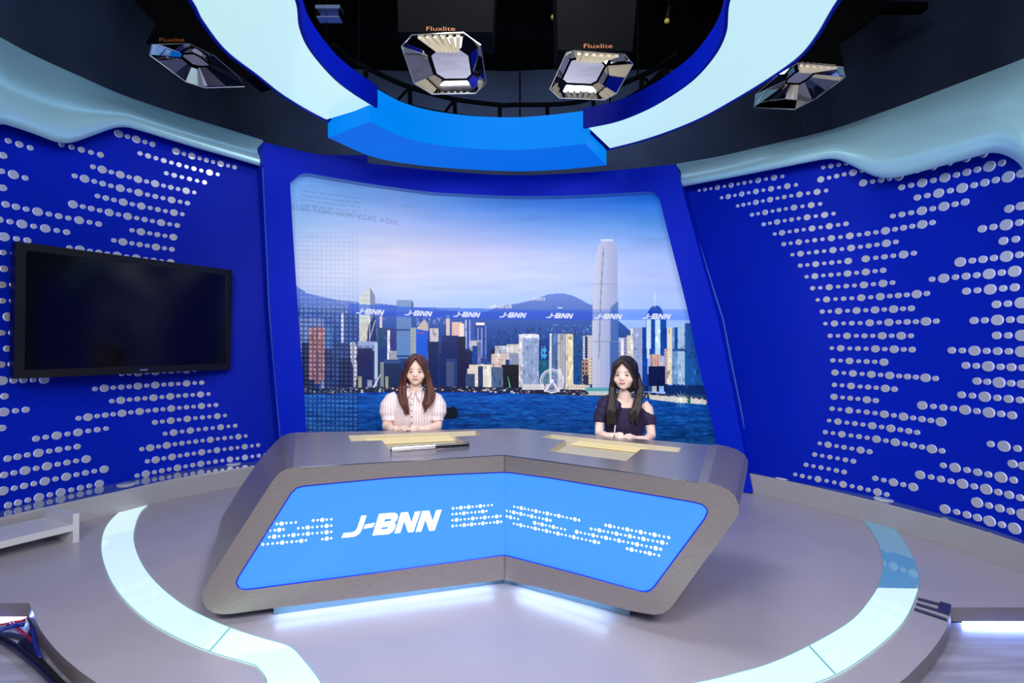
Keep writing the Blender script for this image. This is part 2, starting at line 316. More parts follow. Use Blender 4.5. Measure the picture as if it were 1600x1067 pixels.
ROWS_R = [(1092.7,297.5,1222.7,275.6,'smsLsLsmsLsLs'),(1127.8,309,1244,289,'sLsLsLsLsLs'),(1153,321.8,1291,298,'smsLsLsmsLsLs'),(1175.4,335.6,1281.7,318.8,'msLsmsLsLs'),(1193.6,350.5,1302.7,334,'msLsmsLsLs'),(1210.9,365.7,1322.2,349.8,'sLsmsLsLsm'),(1225,381.5,1457.6,347.8,'msLsmsLsLsmsLsmsLs'),(1238.5,398,1400.2,378,'sLsmsLsLsmsLs'),(1250.7,415,1325.6,407.9,'msLsmsL'),(1353,404.5,1428.5,395.7,'LsmsLs'),(1260.5,432.5,1380.3,422.4,'sLsmsLsLsm'),(1270,450.4,1395,441.6,'msLsmsLsLs'),(1278,468.6,1448.8,458.5,'sLsmsLsLsmsLs'),(1285,486.8,1424.5,481.8,'msLsLsLsLsm'),(1290,505.7,1463.6,501.7,'sLsmsLsLsmsLs'),(1297.3,524.6,1423.8,524.6,'msLsmsLsLs'),(1300,543.9,1425.8,546.2,'sLsmsLsLsm'),(1301.6,563,1381.6,565.8,'msLsmsL'),
(1305,582,1462.4,591.3,'LsLsLsLsmsLs'),(1304,601.2,1398.2,608,'msLsmsLm'),(1303.4,619.8,1368.8,625.8,'LsmsLm'),(1300.4,638.4,1471,659,'msLsmsLsLsmsL'),(1295.7,657,1433.6,675.5,'sLsmsLsLsms'),(1289.7,675,1472.6,704.3,'msLsmsLsLsmsLs'),(1281,692.6,1359,705.5,'sLsmsLm'),(1273.2,710,1333.7,720.5,'msmsmm'),(1259.7,726,1319.3,737.3,'msmsmm'),(1242.9,741.2,1386,772.4,'smsLssLsmsLs'),(1368,747.2,1427.6,760.7,'msLsL'),(1438.4,741.8,1595.2,777.5,'LsmsLsLsms'),(1474.7,727,1585,750,'sLsmsLs'),(1477.4,795.2,1586.5,825.5,'LsmmLsL'),(1527.7,785,1600,804,'LsmsL'),(1441.7,633.3,1582.6,648.8,'LsmsLsLsm'),(1503.4,616.8,1595,624.9,'msLsms'),(1549,693.7,1591,700.7,'sLs'),(1583.4,724.6,1600,728,'mm'),
(1457,436.3,1586.5,423.8,'sLsmsLsL'),(1511,454.9,1586.7,449,'msLsm'),(1558,475.5,1597,473,'msL'),(1522.8,500.8,1597.7,499,'msLsm'),(1558.4,524,1597.7,524,'msL'),(1488,547.3,1597.7,549.3,'msLsmsL'),(1510,570.9,1599,574.5,'msLsms'),(1527.5,595.4,1598,600,'msLsm'),
(1409.4,292.8,1566.6,254.6,'msLsLsmsLs'),(1434,308.7,1597,271,'msLsLsmsLm'),(1395.5,337.7,1508.9,315.7,'smsLsLsm'),(1578,326,1596,322,'mm'),(1535.7,357.5,1594,347.7,'msLs'),(1569,376.4,1588.4,373.8,'ms'),(1501.2,409.4,1594,398,'LsmsLs'),(1286.5,261.7,1322.6,255.3,'smss'),(1282.7,280.6,1347,266.5,'LsmsLs'),(1349,286,1405,276,'LsmsL'),(1410,272,1538,240,'msmsmm')]
RAD = {'s': .0195, 'm': .0235, 'L': .0325}
def disc_mesh(bm, mt, r, th=.011, seg=18):
    a = [bm.verts.new(mt @ Vector((r * math.cos(2 * math.pi * k / seg), r * math.sin(2 * math.pi * k / seg), 0))) for k in range(seg)]
    b = [bm.verts.new(mt @ Vector((r * math.cos(2 * math.pi * k / seg), r * math.sin(2 * math.pi * k / seg), th))) for k in range(seg)]
    bm.faces.new(b)
    for k in range(seg): f = bm.faces.new((a[k], a[(k + 1) % seg], b[(k + 1) % seg], b[k])); f.material_index = 1
def build_discs(wallobj, cv, rows, kx, kf):
    L = []
    for x0, y0, x1, y1, pat in rows:
        q0, s0 = cv.hit(x0); q1, s1 = cv.hit(x1); z0 = H + (CY - y0) / F * q0[1]; z1 = H + (CY - y1) / F * q1[1]
        g = [0]
        for a, b in zip(pat, pat[1:]): g.append(g[-1] + 1 + .14 * ((a == 'L') + (b == 'L')))
        for c, gg in zip(pat, g):
            t = gg / g[-1] if g[-1] else 0; s = s0 + (s1 - s0) * t; p, n = cv.pos(s)
            N = Vector((n[0], n[1], 0)); X = Vector((0, 0, 1)).cross(N); R = Matrix((X, Vector((0, 0, 1)), N)).transposed().to_4x4()
            pos = Vector((p[0], p[1], z0 + (z1 - z0) * t)) + N * .0005
            k = float(np.interp(x0 + (x1 - x0) * t, kx, kf)); L.append((RAD[c] * k / pos.y, c, Matrix.Translation(pos) @ R @ Matrix.Diagonal((k, k, 1, 1))))
    L.sort(key=lambda q: -q[0]); protos = {}
    for sz, c, mt in L[:100]:
        if c not in protos:
            bm = bmesh.new(); disc_mesh(bm, Matrix.Identity(4), RAD[c]); me = bpy.data.meshes.new('metal_disc'); bm.to_mesh(me); bm.free()
            me.materials.append(M['disc']); me.materials.append(M['disc_side']); protos[c] = bpy.data.objects.new('metal_disc', me); o = protos[c]
        else: o = protos[c].copy()
        C.objects.link(o); o.parent = wallobj; o.matrix_local = mt
    bm = bmesh.new()
    for sz, c, mt in L[100:]: disc_mesh(bm, mt, RAD[c], seg=14)
    o = obj('metal_discs', bm, ['disc', 'disc_side'], wallobj); o['kind'] = 'stuff'
build_discs(wl, WL, ROWS_L, [0, 250, 420], [.97, .95, .82]); build_discs(wr, WR, ROWS_R, [1090, 1300, 1450, 1570], [.74, .78, .95, 1.05])

# kerbs along the walls
def kerb(name, kc, wc, label):
    bm = bmesh.new(); n = 60; a = resample(kc.P, n); b = resample(wc.P, n) if False else None
    pts = []
    for p in a:
        j = int(np.argmin(np.linalg.norm(wc.P - p, axis=1))); pts.append(wc.P[j] - wc.N[j] * .03)
    loft(bm, [[(*p, .001) for p in a], [(*p, .165) for p in a], [(*(p * .97 + q * .03), .18) for p, q in zip(a, pts)], [(*q, .18) for q in pts], [(*q, .001) for q in pts]], closed=False, caps=False)
    for f in bm.faces:
        if abs(f.calc_center_median().z - .18) < .002: f.material_index = 1
    return tag(obj(name, bm, ['kerb', 'kerb_top']), label, 'kerb')
kerb('wall_kerb', KL, WL, 'low curved grey kerb with glossy top along the left blue wall')
kerb('wall_kerb', KR, WR, 'low curved grey kerb with glossy top along the right blue wall')
for px, py, lb in ((197, 757, 'round flush uplight in the left kerb, nearer the bench'), (365, 725, 'round flush uplight in the left kerb, closer to the desk'), (1224, 747, 'round flush uplight in the right kerb, closest to the backdrop frame'), (1381, 780, 'middle round flush uplight in the right kerb'), (1585, 822, 'round flush uplight in the right kerb, at the far right')):
    p = plane_z(px, py, .182); t = thing('uplight', lb, 'light', p, 0, None)
    bm = bmesh.new(); bmesh.ops.create_cone(bm, cap_ends=True, segments=28, radius1=.066, radius2=.062, depth=.006, matrix=Matrix.Translation(p + Vector((0, 0, .003)))); obj('rim', bm, 'white_paint', t)
    bm = bmesh.new(); bmesh.ops.create_cone(bm, cap_ends=True, segments=28, radius1=.05, radius2=.05, depth=.003, matrix=Matrix.Translation(p + Vector((0, 0, .0076)))); obj('lens', bm, 'uplight', t)

# valances over the side walls
def valance(name, cv, bottom, topl, label, rev=False):
    n = 90; B = resample(smooth_path(bottom, 6), n); T = resample(smooth_path(topl, 6), n)
    T = np.stack([B[:, 0], np.interp(B[:, 0], T[:, 0], T[:, 1])], 1)
    prof = [(0, .17), (.12, .19), (.25, .195), (.38, .175), (.5, .12), (.62, .03), (.74, -.09), (.87, -.26), (1.0, -.46)]
    rows = []
    for k, d in prof:
        c2 = cv.off(d)
        rows.append([c2.pt(b[0] + (t[0] - b[0]) * k, b[1] + (t[1] - b[1]) * k) for b, t in zip(B, T)])
    bm = bmesh.new(); rb = [p + Vector((0, 0, 0)) for p in [cv.off(.145).pt(b[0], b[1] - .5) for b in B]]
    loft(bm, [rb] + rows, closed=False, caps=False)
    return tag(obj(name, bm, 'valance', smooth=True), label, 'valance')
vl = valance('wall_valance', WL, VBL, VTL, 'wavy white valance curving over the left blue wall')
vr = valance('wall_valance', WR, VBR, VTR, 'wavy white valance curving over the right blue wall')

# central frame around the backdrop
outer_px = [(411, 222), (490, 240), (575, 254.5), (690, 267), (790, 273.5), (880, 271.5), (972, 265), (1055, 256.5)]
O_top = resample(smooth_path(outer_px, 6), 60)
O_right = resample([(1055, 256.5), (1067.5, 300), (1095, 402), (1122, 500), (1135, 562), (1175, 770)], 40)
O_left = resample([(447, 800), (441, 705), (427.5, 560), (422, 480), (412, 264), (411, 222)], 40)
O_bot = resample([(1175, 770), (1000, 770), (800, 770), (600, 780), (447, 800)], 40)
I_top = resample(smooth_path([(466, 274.5), (478, 270.5), (500, 274), (540, 281), (590, 289), (665, 299), (715, 302.5), (800, 306), (900, 305), (1010, 299.5), (1022, 301)], 6), 60)
I_right = resample(smooth_path([(1022, 301), (1030, 310), (1040, 350), (1062.5, 437), (1077.5, 500), (1090, 562), (1116, 676), (1122, 712)], 4), 40)
I_left = resample(smooth_path([(482, 712), (478, 667), (475, 610), (465, 477), (454, 300), (455, 286), (466, 274.5)], 4), 40)
I_bot = resample([(1122, 712), (1000, 705), (800, 700), (600, 705), (482, 712)], 40)
OL = np.concatenate([O_top[:-1], O_right[:-1], O_bot[:-1], O_left[:-1]]); IL = np.concatenate([I_top[:-1], I_right[:-1], I_bot[:-1], I_left[:-1]])
FB = FR.off(-.13)
def fpt(cv, q, lim=True): return cv.pt(*q)
bm = bmesh.new(); fr_rows = []
for k in range(5): fr_rows.append([FR.pt(*(o + (i - o) * k / 4)) for o, i in zip(OL, IL)])
for k in range(5):
    for r in fr_rows[k]: r.z = max(r.z, .003)
def backp(p, d=.13):
    j = int(np.argmin(np.hypot(FR.P[:, 0] - p.x, FR.P[:, 1] - p.y))); return Vector((p.x - FR.N[j, 0] * d, p.y - FR.N[j, 1] * d, p.z))
innerback = [backp(p) for p in fr_rows[-1]]; outerback = [backp(p, .2) for p in fr_rows[0]]
loft(bm, [outerback] + fr_rows + [innerback], caps=False)
m_i = len(OL)
for idx, f in enumerate(bm.faces):
    band = idx // m_i
    if band == 5: f.material_index = 1
frame = obj('backdrop_frame', bm, ['blue_frame', 'lip'], smooth=False); tag(frame, 'blue slanted frame with rounded window opening around the skyline backdrop', 'frame')
def strip_px(name, pts, cv, wdt, mt, parent, d=.01):
    bm = bmesh.new(); P = [cv.off(d).pt(*q) for q in resample(pts, 40)]; tube(bm, P, wdt, 6); return obj(name, bm, mt, parent)
strip_px('edge_strip', [(1065, 292), (1100, 405), (1130, 500), (1142, 562), (1170, 700), (1179, 742)], FR, .009, 'strip', frame, -.11)
strip_px('edge_strip', [(411, 262), (421, 480), (427.5, 560), (440, 700)], FR, .011, 'strip', frame, -.02)
o = strip_px('trim_2', [(1122, 440), (1240, 436)], WR, .001, 'blue_trim', wr, .001); o.name = 'panel_seam'

# ------------------------------------------------------------------ printed skyline backdrop
SX = .8; X0, X1, Y0, Y1 = 440, 1140, 258, 730
gw, gh = int((X1 - X0) / SX), int((Y1 - Y0) / SX)
xs = X0 + (np.arange(gw)) * SX; ys = Y0 + np.arange(gh) * SX
GX, GY = np.meshgrid(xs, ys); rng = np.random.default_rng(5)
def nz(cx, cy, amp):                                            # smooth value noise on a coarse lattice
    a = rng.standard_normal((int(gh / cy) + 3, int(gw / cx) + 3)); u = np.arange(gw) / cx; v = np.arange(gh) / cy
    i = u.astype(int); j = v.astype(int); fu = (u - i)[None, :, None]; fv = (v - j)[:, None, None]
    A = a[np.ix_(j, i)][..., None]; B = a[np.ix_(j, i + 1)][..., None]; Cc = a[np.ix_(j + 1, i)][..., None]; D = a[np.ix_(j + 1, i + 1)][..., None]
    return amp * ((A * (1 - fu) + B * fu) * (1 - fv) + (Cc * (1 - fu) + D * fu) * fv)
sky_y = [262, 310, 350, 395, 430, 470, 520]
cols = {470: [(95, 150, 215), (118, 165, 220), (150, 185, 225), (185, 200, 228), (195, 203, 228), (180, 195, 228), (150, 180, 225)],
        620: [(80, 140, 210), (120, 160, 218), (160, 180, 225), (208, 205, 222), (205, 208, 226), (180, 198, 232), (160, 190, 232)],
        760: [(40, 120, 205), (60, 125, 208), (125, 160, 218), (190, 190, 222), (195, 200, 226), (168, 195, 232), (150, 188, 235)],
        900: [(5, 95, 195), (25, 105, 205), (90, 145, 215), (165, 185, 228), (178, 192, 232), (165, 190, 238), (150, 185, 238)],
        1060: [(0, 90, 190), (20, 105, 205), (80, 140, 215), (150, 175, 228), (172, 188, 232), (165, 190, 240), (155, 185, 240)]}
kx = sorted(cols); tmp = np.stack([np.stack([np.interp(ys, sky_y, [c[k] for c in cols[x]]) for k in range(3)], 1) for x in kx], 0)
img = np.zeros((gh, gw, 3))
for k in range(3):
    for r in range(gh): img[r, :, k] = np.interp(xs, kx, tmp[:, r, k])
img += nz(60, 8, 3)
def poly(pts, col, al=1.0, tex=None):
    P = np.array(pts, float); ins = np.zeros(GX.shape, bool); r0 = max(0, int((P[:, 1].min() - Y0) / SX)); r1 = min(gh, int((P[:, 1].max() - Y0) / SX) + 2)
    c0 = max(0, int((P[:, 0].min() - X0) / SX)); c1 = min(gw, int((P[:, 0].max() - X0) / SX) + 2)
    gx, gy = GX[r0:r1, c0:c1], GY[r0:r1, c0:c1]; m = np.zeros(gx.shape, bool)
    for (xa, ya), (xb, yb) in zip(P, np.roll(P, -1, 0)):
        if ya == yb: continue
        cr = ((ya > gy) != (yb > gy)) & (gx < (xb - xa) * (gy - ya) / (yb - ya) + xa); m ^= cr
    col = np.array(col, float); c = np.broadcast_to(col, gx.shape + (3,)).copy()
    if tex is not None: c = tex(gx, gy, c)
    sub = img[r0:r1, c0:c1]; sub[m] = sub[m] * (1 - al) + c[m] * al
def rect(x0, y0, x1, y1, col, al=1.0, tex=None): poly([(x0, y0), (x1, y0), (x1, y1), (x0, y1)], col, al, tex)
def win(px=3.2, py=3.0, d=.8, vert=False):
    def f(gx, gy, c):
        m = ((gx % px) < px * .42)
        if not vert: m = m & ((gy % py) < py * .5)
        c[m] *= d; return c
    return f
def hgrad(a, b):
    def f(gx, gy, c):
        t = ((gx - gx.min()) / max(1e-3, np.ptp(gx)))[..., None]; return np.array(a) * (1 - t) + np.array(b) * t
    return f
# hills
def hilltex(a, b, y0, y1):
    def f(gx, gy, c):
        t = np.clip((gy - y0) / (y1 - y0), 0, 1)[..., None]; n = rng.standard_normal(gx.shape)[..., None] * 5; return np.array(a) * (1 - t) + np.array(b) * t + n
    return f
poly([(440, 440), (462, 446), (480, 458), (500, 463), (530, 469), (560, 472), (600, 475), (650, 480), (740, 488), (760, 487), (775, 480), (788, 477), (810, 474), (835, 468), (848, 463), (856, 460), (868, 458.5), (882, 458.5), (895, 462), (908, 468), (918, 474), (935, 480), (955, 492), (975, 508), (990, 522), (1000, 540), (1000, 612), (440, 612)], (70, 100, 180), .94, hilltex((88, 118, 200), (12, 62, 125), 458, 545))
img[:int((512 - Y0) / SX), :int((560 - X0) / SX)] += 0
for x in range(765, 800, 3): rect(x, 478 - (x % 4), x + 2, 482, (225, 215, 215), .8)
for x in range(832, 852, 3): rect(x, 466 - (x % 3), x + 1.6, 470, (215, 210, 225), .8)
rect(876.5, 448, 877.3, 459, (150, 170, 215), .8); rect(881, 449, 881.8, 459, (150, 170, 215), .8); rect(872, 480, 879, 482, (235, 230, 225), .9)
for k in range(160):
    x = rng.uniform(462, 600); y = rng.uniform(462, 500); rect(x, y, x + rng.uniform(1, 3), y + rng.uniform(1, 2.5), (180, 185, 215), .35)
for k in range(60):
    x = rng.uniform(860, 925); y = rng.uniform(505, 525); rect(x, y, x + 1.2, y + 2, (170, 185, 215), .5)
for k in range(26):
    x = rng.uniform(650, 700); y = rng.uniform(492, 505); rect(x, y, x + 2, y + rng.uniform(2, 5), (190, 185, 210), .5)
# back row fill
for k in range(150):
    x = rng.uniform(455, 1100); wdt = rng.uniform(3, 10); y = rng.uniform(545, 590)
    c = [(40, 60, 110), (95, 110, 150), (160, 160, 175), (60, 90, 140), (25, 45, 90), (205, 195, 185)][rng.integers(6)]
    rect(x, y, x + wdt, 612, c, 1, win(2.4, 2.6, .82))
B = [  # x0, top, x1, bottom, colour, texture
 (458, 494, 472, 612, (150, 165, 205), win()), (470, 497, 506, 560, (120, 140, 185), win()), (472, 535, 492, 612, (40, 50, 85), win(2.5, 3, .8)),
 (483, 511, 508, 594, (186, 128, 122), win(3, 4, .9, True)), (492, 548, 500, 600, (150, 105, 110), None), (508, 508, 520, 575, (70, 120, 180), win()), (507, 545, 530, 606, (50, 60, 105), win()),
 (533, 489, 537, 535, (225, 222, 228), None), (537, 492, 556, 545, (55, 90, 160), win(4, 4, .85)), (520, 535, 548, 600, (48, 72, 125), win()), (530, 560, 552, 606, (30, 40, 80), win()),
 (584, 512, 600, 560, (90, 110, 160), win()), (593, 490, 597, 512, (215, 195, 195), None), (590, 512, 606, 580, (30, 85, 130), win(3, 3, .85)), (604, 514, 621, 580, (60, 70, 135), win(3, 3, .85)),
 (605, 516, 609, 562, (215, 212, 215), None), (608, 548, 622, 566, (170, 172, 178), win(2, 2, .8)),
 (672, 513, 685, 545, (205, 198, 200), win(2.2, 3, .8)), (697, 492, 703, 530, (225, 200, 190), win(2, 3, .85)), (706, 503, 722, 540, (228, 192, 180), win(2.6, 3, .82)), (718, 506, 728, 530, (235, 215, 205), None),
 (725, 500, 741, 545, (70, 100, 175), win(2.4, 3, .8)), (727, 500, 729, 545, (175, 190, 225), None), (733, 500, 735, 545, (160, 175, 220), None), (742, 505, 761, 565, (58, 84, 160), win(2.4, 3, .8)), (744, 504, 757, 508, (235, 225, 225), None),
 (746, 512, 748, 560, (140, 160, 215), None), (752, 512, 754, 560, (130, 150, 205), None), (758, 508, 759.5, 560, (120, 145, 205), None),
 (691, 524, 716, 545, (38, 58, 115), win()), (735, 532, 752, 570, (205, 196, 196), win(2, 3, .82)), (745, 534, 752, 575, (110, 120, 165), win()), (726, 548, 740, 606, (34, 44, 92), win()), (738, 540, 746, 572, (30, 75, 145), None),
 (773, 540, 792, 562, (188, 190, 202), win(2.4, 2.4, .75)), (792, 538, 812, 562, (215, 208, 202), win(2.4, 2.4, .72)), (768, 553, 790, 575, (222, 202, 192), win(3, 3, .68)), (796, 552, 811, 575, (150, 158, 178), win(2, 3, .8)),
 (784, 570, 812, 610, (40, 38, 56), win(3, 3, .8)), (751, 569, 762, 608, (232, 218, 200), win(2.4, 3, .85)), (730, 576, 745, 608, (225, 214, 200), win(2.4, 3, .8)), (762, 572, 770, 608, (60, 78, 110), None),
 (756, 569, 771, 608, (75, 88, 118), win()), (733, 570, 757, 608, (226, 214, 198), win(3, 3, .84)), (747, 572, 757, 608, (58, 72, 110), win(2.2, 3, .85)), (722, 583, 728, 606, (232, 224, 212), None), (728, 584, 742, 608, (70, 90, 128), win(2, 3, .8)),
 (755, 570, 770, 605, (228, 220, 202), win(2.6, 3, .82)), (768, 574, 786, 606, (92, 112, 142), win(2.6, 3, .84)),
 (811, 524, 843, 605, (150, 166, 196), win(1.8, 2.2, .86)), (811, 524, 817, 605, (205, 208, 212), win(2, 3, .9)), (842, 531, 858, 563, (32, 72, 140), win(3, 3, .7)), (846, 541, 854, 561, (80, 165, 220), win(4, 9, .5)), (842, 563, 858, 600, (28, 100, 125), win()),
 (859, 521, 873, 600, (84, 112, 160), win(2.2, 2.6, .84)), (859, 521, 862, 600, (205, 205, 205), None), (871, 522, 886, 608, (205, 200, 205), win(3, 3, .62, True)), (885, 522, 898, 608, (224, 210, 180), win(3.2, 2.6, .8)), (896, 522, 911, 600, (32, 92, 150), win(2.4, 3, .85)),
 (911, 524, 920, 560, (205, 205, 212), win(3, 4, .4)), (914, 526, 918, 560, (30, 52, 115), None), (918, 524, 926, 560, (205, 202, 202), win(2, 3, .8)), (909, 562, 923, 602, (168, 140, 128), win(5, 7, .3)), (912, 586, 922, 602, (58, 62, 96), None), (920, 560, 926, 600, (215, 200, 180), win(3, 5, .6)),
 (964, 527, 985, 600, (150, 155, 190), win(3.4, 5, .6)), (970, 529, 975, 555, (222, 222, 230), None), (980, 524, 988, 606, (222, 212, 198), win(2.4, 3, .84)), (985, 512, 1006, 603, (156, 168, 200), win(1.8, 2.4, .86)), (985, 513, 989, 603, (214, 212, 208), None), (1004, 511, 1012, 603, (20, 78, 160), win(2.4, 3, .9)),
 (1009, 497, 1041, 556, (18, 86, 165), win(2.6, 3, .92)), (1010, 497, 1017, 545, (190, 215, 228), win(2, 3, .95)), (1024, 497, 1032, 555, (190, 215, 230), win(2, 3, .95)), (1011, 520, 1015, 560, (200, 215, 222), None), (1036, 512, 1042, 550, (20, 78, 158), None),
 (1016, 554, 1033, 600, (226, 186, 178), win(2.6, 4, .62, True)), (1038, 545, 1048, 600, (200, 170, 165), win(3, 4, .6)), (1013, 572, 1040, 603, (20, 44, 92), win(2, 3, .8)),
 (1043, 512, 1053, 600, (226, 216, 196), win(2.6, 3, .86)), (1050, 512, 1062, 600, (120, 155, 190), win(2.8, 3, .9)), (1054, 511, 1060, 546, (30, 88, 160), None), (1059, 507, 1073, 600, (165, 192, 216), win(3, 2.6, .88)), (1070, 505, 1118, 606, (45, 98, 162), win(2.8, 2.8, .86)), (1051, 545, 1092, 549, (60, 92, 150), None),
 (1040, 602, 1110, 622, (28, 62, 112), win(5, 4, .8)),
]
for x0, t, x1, b, c, tx in B: rect(x0, t, x1, b, c, 1, tx)
poly([(1009, 497), (1012, 488), (1016, 481), (1021, 478), (1029, 478), (1034, 483), (1036, 490), (1041, 497)], (30, 78, 165)); rect(1022.5, 458, 1023.7, 480, (225, 228, 235)); rect(1021, 464, 1025.5, 465.2, (225, 228, 235))
rect(811, 522.5, 842, 525.5, (222, 222, 226)); poly([(811, 528), (816, 521.5), (838, 521.5), (843, 528)], (214, 216, 222))
for k in range(900):
    x = rng.uniform(462, 1100); y = rng.uniform(512, 606); u = rng.uniform(-.22, .2); c0, c1 = int((x - X0) / SX), int((x - X0 + rng.uniform(1, 3.5)) / SX) + 1; r0, r1 = int((y - Y0) / SX), int((y - Y0 + rng.uniform(1.5, 9)) / SX) + 1
    img[r0:r1, c0:c1] *= 1 + u
# angular glass tower
poly([(561, 463), (577, 447), (582, 460), (583, 535), (574, 560), (561, 560)], (200, 208, 200), 1, win(40, 9, .95)); poly([(577, 447), (586, 462), (587, 500), (577, 500)], (120, 130, 165))
poly([(577, 505), (586, 490), (590, 560), (573, 560), (570, 520)], (22, 52, 110)); poly([(561, 510), (576, 500), (572, 545), (561, 560)], (195, 190, 178))
for a, b2 in (((561, 470), (577, 500)), ((577, 450), (577, 535)), ((561, 510), (574, 530)), ((575, 510), (561, 535)), ((586, 500), (577, 530))):
    ax, ay = a; bx, by = b2; poly([(ax, ay), (ax + .9, ay), (bx + .9, by), (bx, by)], (232, 236, 236), .9)
# slab tower and neighbours
rect(620, 469, 645, 560, (108, 142, 190), 1, win(2, 3.4, .9)); rect(620, 469, 645, 480, (120, 150, 190), .8); rect(643, 472, 646, 520, (60, 90, 150)); rect(620, 514, 642, 517, (62, 90, 138)); rect(620, 555, 640, 558, (40, 70, 130))
rect(641, 512, 652, 552, (168, 178, 178), 1, win(2.4, 3, .8)); poly([(650, 513), (656, 512), (668, 517), (668, 575), (650, 560)], (16, 100, 205)); poly([(652, 512), (660, 502), (664, 499), (669, 508), (669, 517), (652, 514)], (205, 188, 180), 1, win(2, 3, .85)); rect(652, 519, 664, 521, (160, 90, 90))
poly([(547, 536), (553, 533), (560, 545), (556, 560), (560, 575), (561, 594), (556, 592), (548, 560)], (212, 205, 205)); rect(558, 534, 589, 548, (150, 165, 205), 1, win(2.4, 12, .65)); rect(585, 536, 590, 592, (190, 200, 212), 1, win(2, 3, .85)); rect(558, 544, 582, 594, (40, 50, 100), 1, win(6, 50, .9))
poly([(590, 545), (604, 540), (606, 570), (592, 580)], (26, 66, 125)); rect(592, 565, 628, 605, (42, 62, 100), 1, win(3, 3.4, .86)); rect(594, 566, 600, 604, (140, 148, 156), 1, win(2, 3, .85)); rect(600, 562, 627, 568, (62, 88, 140))
rect(669, 534, 685, 604, (20, 50, 100), 1, win(3, 3, .92)); rect(685, 540, 716, 608, (52, 76, 132), 1, win(2.8, 3.2, .75)); rect(697, 566, 709, 604, (86, 98, 132), 1, win(2.6, 3, .8)); rect(714, 526, 728, 604, (38, 42, 84), 1, win(3, 3, .9)); rect(689, 536, 714, 560, (24, 52, 110), 1, win(3, 3, .8)); rect(686, 552, 697, 604, (26, 56, 112), 1, win(2.4, 2.6, .85))
# tall rounded tower
poly([(925, 612), (925, 520), (927, 460), (929, 420), (932, 396), (936, 383), (942, 375), (949, 373), (957, 375), (962, 383), (965, 400), (965.5, 470), (966, 560), (966, 612)], (170, 178, 205), 1, lambda gx, gy, c: (hgrad((196, 198, 214), (150, 160, 200))(gx, gy, c)) * np.where(((gx % 3.4) < 1) | ((gy % 4) < 1), .93, 1.02)[..., None])
poly([(954, 480), (966, 470), (966, 612), (953, 612)], (52, 98, 168), .75, win(3, 3, .88)); poly([(942, 386), (944, 386), (939, 480), (936.5, 560), (935, 560), (937, 480)], (105, 118, 165), .8)
for yy in (443, 489, 533): rect(927, yy, 965, yy + 1.6, (130, 140, 175), .7)
rect(938, 374, 958, 377, (215, 220, 230), .7)
# waterfront, wheel, water
shore = [(440, 617), (478, 616), (560, 614), (640, 612), (740, 613), (850, 616), (920, 619), (1014, 622), (1104, 631), (1150, 634)]
poly([(x, y - 9) for x, y in shore] + shore[::-1], (48, 56, 82), 1)
for k in range(520):
    x = rng.uniform(450, 1110); y = np.interp(x, [q[0] for q in shore], [q[1] for q in shore]) - rng.uniform(1.5, 9); c = [(225, 220, 215), (30, 40, 60), (190, 185, 190), (150, 110, 105), (60, 90, 110), (40, 52, 84)][rng.integers(6)]
    rect(x, y, x + rng.uniform(1, 4.5), y + rng.uniform(.8, 2.6), c, .85)
rect(816, 600, 850, 609, (215, 212, 212), 1, win(2.4, 3, .85)); rect(888, 601, 915, 609, (214, 202, 190), 1, win(4, 4, .8)); rect(915, 606, 962, 611, (95, 165, 170)); rect(920, 611, 960, 618, (205, 208, 205), 1, win(3, 3, .7)); rect(921, 618, 948, 622, (16, 50, 60))
for (a, b2) in ((560, 586), (602, 612)): rect(a, 588, a + 5, 606, (205, 200, 150), .7)
poly([(582, 606), (594, 585), (595, 585), (585, 606)], (215, 218, 225)); poly([(793, 586), (795, 592), (798, 606), (796, 606)], (90, 190, 130))
hub = (862.5, 595); rr = np.hypot(GX - hub[0], GY - hub[1]); aa = np.arctan2(GY - hub[1], GX - hub[0])
for r0, r1 in ((17.2, 18.8), (14.6, 15.4)): mk = (rr > r0) & (rr < r1); img[mk] = (225, 226, 232)
mk = (rr < 18) & (rr > 3) & (np.abs(((aa / (2 * math.pi) * 28) % 1) - .5) < .16); img[mk] = img[mk] * .35 + np.array((222, 224, 232)) * .65
mk = rr < 2.6; img[mk] = (240, 240, 242)
poly([(861, 596), (863, 596), (853, 612), (850, 612)], (232, 232, 236)); poly([(862, 596), (864, 596), (875, 612), (872, 612)], (232, 232, 236))
water = [(x, y) for x, y in shore] + [(1150, 740), (430, 740)]
wn = nz(9, 1.3, 13) + nz(30, 3, 9) + nz(3, 1, 6)
def wtex(gx, gy, c):
    r0 = int(round((gy.min() - Y0) / SX)); c0 = int(round((gx.min() - X0) / SX)); t = np.clip((gy - 612) / 80, 0, 1)[..., None]
    return np.array((6, 80, 172)) * (1 - t) + np.array((2, 54, 112)) * t + wn[r0:r0 + gy.shape[0], c0:c0 + gx.shape[1]] * np.array((.6, 1, 1.3))
poly(water, (0, 0, 0), 1, wtex)
poly([(690, 640), (693, 636), (703, 637), (706, 634), (714, 638), (716, 648), (712, 654), (690, 655)], (12, 22, 34)); poly([(716, 648), (770, 646), (765, 650), (716, 652)], (5, 42, 92), .7)
poly([(1014, 617), (1045, 619), (1075, 622), (1104, 625), (1104, 632), (1060, 629), (1016, 624)], (218, 214, 205), 1, win(3.4, 3.4, .72)); rect(1074, 621, 1079, 631, (40, 90, 90))
star = (1064, 624); rs = np.hypot(GX - star[0], GY - star[1]); as_ = np.arctan2(GY - star[1], GX - star[0])
ray = np.clip(1 - rs / (9 + 6 * np.cos(as_ * 6) ** 2), 0, 1) * (np.abs(np.cos(as_ * 6)) ** 8 * .8 + .2) + np.clip(1 - rs / 4, 0, 1); ray = np.clip(ray, 0, 1)[..., None]; img = img * (1 - ray) + np.array((235, 255, 225)) * ray
